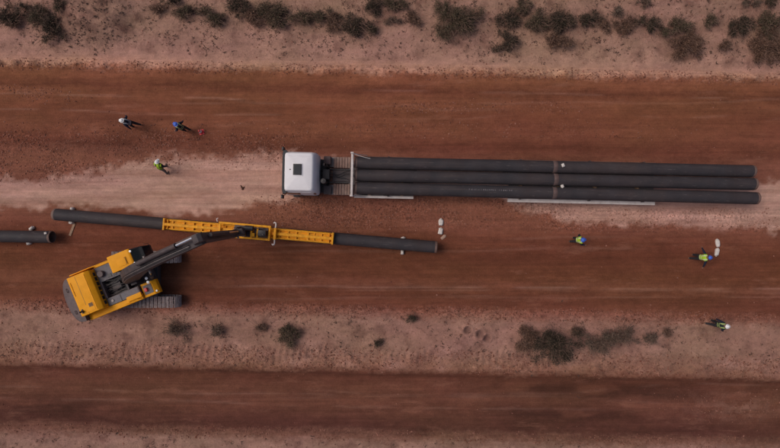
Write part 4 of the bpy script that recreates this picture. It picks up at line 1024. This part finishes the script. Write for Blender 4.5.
# stick
sx, sz = PINP[0] - TIP[0], PINP[1] - TIP[1]; SL = math.hypot(sx, sz); ux, uz = sx / SL, sz / SL; qx, qz = uz, -ux   # q points to the far/upper side
if qx < 0: qx, qz = -qx, -qz
def S(t, h): return (TIP[0] + ux * t + qx * h, TIP[1] + uz * t + qz * h)
stick = MB().prism([S(-.85, .30), S(-.75, -.02), S(-.2, -.28), S(.3, -.30), S(SL - .25, -.14), S(SL, -.13), S(SL + .13, 0), S(SL, .13), S(.7, .42), S(-.2, .48), S(-.7, .48)], -.21, .21, .015)
stk = stick.build('stick', M['dark'], ex, 40)
ram('stick_cylinder', (3.15, 6.45), S(-.72, .28), .13, .125, .08, .66)
ram('bucket_cylinder', S(-.05, .62), S(SL - .75, .42), 0, .10, .055, .6)
for s in (1, -1):
    MB().prism([S(SL - .78, .40), S(SL - .70, .47), S(SL - .45, -.02), S(SL - .55, -.06)], s * .20 - .02, s * .20 + .02).build('rocker_link', M['dark'], ex)
    MB().prism([S(SL - .76, .47), S(SL - .68, .38), S(SL + .10, .30), S(SL + .12, .40)], s * .25 - .02, s * .25 + .02).build('bucket_link', M['dark'], ex)
MB().tube([(PINP[0], -.30, PINP[1]), (PINP[0], .30, PINP[1])], .06, 10).build('stick_pin', M['steel'], ex, 40)
MB().prism([S(SL - .02, -.30), S(SL - .02, .42), S(SL + .16, .42), S(SL + .24, .1), S(SL + .16, -.30)], -.185, .185, .01).build('quick_coupler', M['dark'], ex)
# ------------------------------------------------------------------ people
def cloth_stripes(name, base, stripe, spine=True):
    m = material(name, base, .85, vary=.12, scale=10, spec=.2); n = m.node_tree.nodes; l = m.node_tree.links; b = n['Principled BSDF']
    src = b.inputs['Base Color'].links[0].from_socket
    def A(nm):
        k = n.new('ShaderNodeAttribute'); k.attribute_name = nm; return k.outputs['Fac']
    def band(v, c, w):
        s = n.new('ShaderNodeMath'); s.operation = 'SUBTRACT'; l.new(v, s.inputs[0]); s.inputs[1].default_value = c
        a = n.new('ShaderNodeMath'); a.operation = 'ABSOLUTE'; l.new(s.outputs[0], a.inputs[0])
        t = n.new('ShaderNodeMath'); t.operation = 'LESS_THAN'; l.new(a.outputs[0], t.inputs[0]); t.inputs[1].default_value = w; return t.outputs[0]
    t = A('spine_t'); lat = A('lat_abs')
    ms = [band(t, .22, .05), band(t, .50, .05), band(lat, .115, .03)]
    o = ms[0]
    for q in ms[1:]:
        k = n.new('ShaderNodeMath'); k.operation = 'MAXIMUM'; l.new(o, k.inputs[0]); l.new(q, k.inputs[1]); o = k.outputs[0]
    x = n.new('ShaderNodeMix'); x.data_type = 'RGBA'; l.new(o, x.inputs['Factor']); l.new(src, x.inputs['A']); x.inputs['B'].default_value = (*stripe, 1)
    l.new(x.outputs['Result'], b.inputs['Base Color']); return m
M['vest_lime'] = cloth_stripes('lime_vest', (0.34, 0.52, 0.03), (0.52, 0.56, 0.36))
M['vest_lime_black'] = cloth_stripes('lime_and_black_vest', (0.36, 0.52, 0.03), (0.02, 0.02, 0.025))
M['shirt_cream'] = cloth_stripes('navy_shirt_cream_bands', (0.014, 0.018, 0.03), (0.42, 0.44, 0.20))
M['shirt_white'] = cloth_stripes('navy_shirt_white_bands', (0.014, 0.016, 0.028), (0.50, 0.48, 0.48))
M['shirt_lime'] = cloth_stripes('dark_shirt_lime_bands', (0.02, 0.03, 0.03), (0.38, 0.46, 0.16))

def rot(v, ax, a): return Matrix.Rotation(R(a), 3, ax) @ Vector(v)
def person(px, py, face, label, pose, hat, vest, sleeves, trousers, boots):
    """px,py: feet in the photo; face: heading in degrees (0 = photo right, 90 = photo up)"""
    g = dict(lean=5, turn=0, aL=(10, 12, 15), aR=(10, 12, 15), lL=(8, 6), lR=(-8, 6), tilt=10); g.update(pose)
    Y = Vector((0, 1, 0))
    tor = lambda v: rot(v, 'Y', g['lean'])
    pel = Vector((0, 0, 0)); J = {}; seg = []
    chest = tor((.0, 0, .30)); sh = tor((-.01, 0, .50)); neck = tor((.0, 0, .56))
    hd_dir = rot((0, 0, 1), 'Y', g['lean'] * .6 + g['tilt']); head = neck + hd_dir * .13
    V = [pel, tor((.01, 0, .14)), chest, sh, neck, neck + hd_dir * .06]; RD = [(.17, .14), (.16, .13), (.18, .14), (.145, .11), (.062, .062), (.06, .06)]
    E = [(0, 1), (1, 2), (2, 3), (3, 4), (4, 5)]; part = ['hip', 'tor', 'tor', 'tor', 'skin', 'skin']
    def addv(p, r, e, k):
        V.append(Vector(p)); RD.append(r if isinstance(r, tuple) else (r, r)); E.append((e, len(V) - 1)); part.append(k); return len(V) - 1
    for s, key in ((1, 'L'), (-1, 'R')):
        fwd, out, bend = g['a' + key]
        s0 = sh + tor((0, s * .19, -.03)); i0 = addv(s0, .08, 3, 'arm')
        dirn = tor(rot(rot((0, 0, -1), 'X', s * out), 'Y', -fwd)); el = s0 + dirn * .29; i1 = addv(el, .062, i0, 'arm')
        d2 = tor(rot(rot((0, 0, -1), 'X', s * out * .7), 'Y', -(fwd + bend))); wr = el + d2 * .25; i2 = addv(wr, .042, i1, 'arm')
        # palm and five fingers
        side = d2.cross(Vector((0, s, 0.01))).normalized(); across = d2.cross(side).normalized()
        pm = wr + d2 * .055; i3 = addv(pm, (.034, .020), i2, 'skin')
        for f, (o_, ln) in enumerate(((-.030, .060), (-.010, .075), (.010, .070), (.030, .055))):
            k0 = addv(pm + d2 * .035 + across * o_, .0105, i3, 'skin')
            k1 = addv(V[k0] + d2 * ln * .5 + side * .010, .009, k0, 'skin'); addv(V[k1] + d2 * ln * .4 + side * .028, .0078, k1, 'skin')
        t0_ = addv(wr + d2 * .035 - across * .038, .012, i3, 'skin'); addv(V[t0_] + d2 * .035 - across * .02, .0095, t0_, 'skin')
        # leg
        hp, kn = g['l' + key]
        h0 = Vector((0, s * .095, -.05)); j0 = addv(h0, .112, 0, 'leg')
        dl = rot((0, 0, -1), 'Y', -hp); k_ = h0 + dl * .42; j1 = addv(k_, .085, j0, 'leg')
        dk = rot((0, 0, -1), 'Y', -(hp - kn)); cf = k_ + dk * .15; jc = addv(cf, .08, j1, 'leg')
        an = k_ + dk * .40; j2 = addv(an, .062, jc, 'leg')
        hl = an + Vector((-.03, 0, -.055)); j3 = addv(hl, .045, j2, 'boot'); ball = an + Vector((.13, s * .015, -.062)); j4 = addv(ball, .042, j3, 'boot'); addv(ball + Vector((.07, 0, -.005)), .032, j4, 'boot')
    zmin = min(v.z for v, k in zip(V, part) if k == 'boot') - .042
    me = bpy.data.meshes.new('sk'); me.from_pydata([tuple(v) for v in V], E, [])
    ob = bpy.data.objects.new('sk', me); C.objects.link(ob)
    ob.modifiers.new('s', 'SKIN'); ob.modifiers['s'].use_smooth_shade = True
    sub = ob.modifiers.new('d', 'SUBSURF'); sub.levels = 1; sub.render_levels = 1
    for i, sv in enumerate(me.skin_vertices[0].data): sv.radius = RD[i]; sv.use_root = (i == 0)
    dg = bpy.context.evaluated_depsgraph_get(); bme = bpy.data.meshes.new_from_object(ob.evaluated_get(dg)); bpy.data.objects.remove(ob); bpy.data.meshes.remove(me)
    # head with nose, chin, ears joined to the body surface
    bm = bmesh.new(); bm.from_mesh(bme); base_n = len(bm.verts)
    hm = bmesh.new(); bmesh.ops.create_uvsphere(hm, u_segments=20, v_segments=14, radius=1.0)
    for v in hm.verts:
        c = v.co; x = c.x * .098; y = c.y * .076; z = c.z * .118
        if c.z < -.2: x = x * (1 - .22 * (-c.z - .2)) + .014; y *= 1 - .30 * (-c.z - .2)
        if c.x > .85 and -.35 < c.z < .12: x += .022 * max(0, 1 - abs(c.y) * 5)
        if c.x > .7 and .05 < c.z < .3 and .2 < abs(c.y) < .6: x -= .008
        if abs(c.y) > .9 and abs(c.z) < .3 and abs(c.x) < .35: y += math.copysign(.014, y)
        v.co = Vector((x, y, z))
    Q = Vector((0, 0, 1)).rotation_difference(hd_dir).to_matrix().to_4x4(); TH = Matrix.Translation(head) @ Q
    hv = [bm.verts.new(TH @ v.co) for v in hm.verts]; hm.verts.index_update()
    for f in hm.faces: bm.faces.new([hv[v.index] for v in f.verts])
    hm.free()
    segs = [(V[a], V[b], part[b]) for a, b in E]
    def kind(pt):
        best = None
        for a, b, k in segs:
            d = b - a; t = max(0, min(1, (pt - a).dot(d) / max(1e-9, d.dot(d)))); q = (pt - a - d * t).length
            if best is None or q < best[0]: best = (q, k)
        return best[1]
    slot = {'skin': 0, 'tor': 1, 'arm': 1, 'hip': 2, 'leg': 2, 'boot': 3}
    bm.verts.index_update(); vest_faces = []
    for f in bm.faces:
        f.smooth = True
        if f.verts[0].index >= base_n: f.material_index = 0; continue
        c_ = f.calc_center_median(); k = kind(c_); f.material_index = slot[k]
        w = (Matrix.Rotation(R(-g['lean']), 3, 'Y') @ c_)
        if k == 'tor' or (k in ('hip',) and w.z > -.03) or (k == 'arm' and abs(w.y) < .21 and w.z > .3): vest_faces.append(f)
    root = empty('person', (0, 0, 0), R(face), label, 'person', 'road workers in hard hats')
    p = at(px, py); root.location = (p.x, p.y, gz(p.x, p.y) + .005)
    up = Matrix.Translation((0, 0, -zmin))
    # clothing shell cut from the torso surface
    vb = bmesh.new(); mp = {}; bm.normal_update()
    lt = vb.verts.layers.float.new('spine_t'); ll = vb.verts.layers.float.new('lat_abs')
    for f in vest_faces:
        q = []
        for v in f.verts:
            if v not in mp:
                nv = vb.verts.new(v.co + v.normal * .014); w = Matrix.Rotation(R(-g['lean']), 3, 'Y') @ v.co
                nv[lt] = w.z / .5; nv[ll] = abs(w.y) if w.z > .25 else 9; mp[v] = nv
            q.append(mp[v])
        try: nf = vb.faces.new(q); nf.smooth = True
        except ValueError: pass
    bmesh.ops.subdivide_edges(vb, edges=vb.edges[:], cuts=1, use_grid_fill=True)
    vb.transform(up); vm = bpy.data.meshes.new('vest'); vb.to_mesh(vm); vb.free(); vm.materials.append(M[vest])
    bm.transform(up); bodym = bpy.data.meshes.new('body'); bm.to_mesh(bodym); bm.free(); bpy.data.meshes.remove(bme)
    for k in ('skin', sleeves, trousers, boots): bodym.materials.append(M[k])
    bo = bpy.data.objects.new('body', bodym); C.objects.link(bo); bo.parent = root
    vo = bpy.data.objects.new('vest' if 'vest' in vest else 'shirt', vm); C.objects.link(vo); vo.parent = root
    sd = vo.modifiers.new('thick', 'SOLIDIFY'); sd.thickness = .008; sd.offset = 0
    # eyes and hard hat
    TH = up @ TH
    ey = MB()
    for s in (1, -1): ey.lathe([(.001, -.008), (.010, -.004), (.012, 0), (.010, .005), (.001, .008)], 8, TH @ TX(.086, s * .032, .012) @ RY(90))
    ey.build('eyes', M['black'], root, 60)
    prof = [(.150, .045), (.152, .052), (.126, .062), (.124, .085), (.112, .125), (.085, .155), (.045, .170), (.001, .174)]
    hm_ = MB().lathe(prof, 28, TH @ TX(.0, 0, -.01) @ Matrix.Diagonal((1.08, .94, 1, 1)))
    hm_.box(-.10, .10, -.014, .014, .150, .172, .006, TH)
    hm_.prism([(.13, .040), (.215, .030), (.215, .038), (.13, .056)], -.075, .075, .003, TH)
    hat_o = hm_.build('hard_hat', M[hat], root, 50)
    return root
person(137.5, 126.0, 172, 'worker in white hard hat and dark clothes, leftmost of all people', dict(lean=12, lL=(18, 8), lR=(-12, 12), aL=(-15, 20, 20), aR=(25, 30, 30)), 'hat_white', 'shirt_white', 'navy', 'charcoal', 'boot')
person(188.3, 130.5, 150, 'worker in blue hard hat and dark clothes beside the red cone', dict(lean=10, lL=(10, 8), lR=(-6, 8), aL=(15, 22, 35), aR=(10, 24, 30)), 'hat_blue', 'shirt_cream', 'navy', 'charcoal', 'boot')
person(166.8, 170.3, 78, 'worker in white hard hat and lime vest on the pale track', dict(lean=30, lL=(22, 10), lR=(-10, 10), aL=(28, 18, 30), aR=(18, 18, 30)), 'hat_white', 'vest_lime_black', 'navy', 'khaki', 'boot_dark')
person(571.6, 239.4, 8, 'worker in blue hard hat and lime vest between the pipe end and trailer rail', dict(lean=7, lL=(9, 6), lR=(-8, 8), aL=(10, 14, 30), aR=(24, 22, 60)), 'hat_blue', 'vest_lime', 'navy', 'charcoal', 'boot')
person(690.6, 256.2, 5, 'worker in blue hard hat and lime vest with both arms held out', dict(lean=14, lL=(10, 6), lR=(-8, 6), aL=(10, 52, 20), aR=(5, 58, 15), tilt=20), 'hat_blue', 'vest_lime', 'navy', 'charcoal', 'boot')
person(707.0, 321.0, 0, 'worker in white hard hat and dark banded shirt by the lower scrub', dict(lean=10, lL=(14, 8), lR=(-12, 10), aL=(-14, 16, 20), aR=(20, 26, 40)), 'hat_white', 'shirt_lime', 'navy', 'charcoal', 'boot')

# traffic cone
p = at(201.6, 132.2); cone = empty('traffic_cone', (p.x, p.y, gz(p.x, p.y)), R(15), 'small red traffic cone with a white band beside the blue hatted worker', 'traffic cone')
MB().box(-.16, .16, -.16, .16, .0, .035, .012).build('base', M['cone'], cone, 40)
MB().lathe([(.145, .034), (.135, .05), (.105, .20), (.095, .24)], 24).lathe([(.062, .40), (.04, .52), (.028, .53), (.001, .53)], 24).build('cone_body', M['cone'], cone, 40)
MB().lathe([(.0955, .24), (.0625, .40)], 24).build('white_band', M['hat_white'], cone, 40)
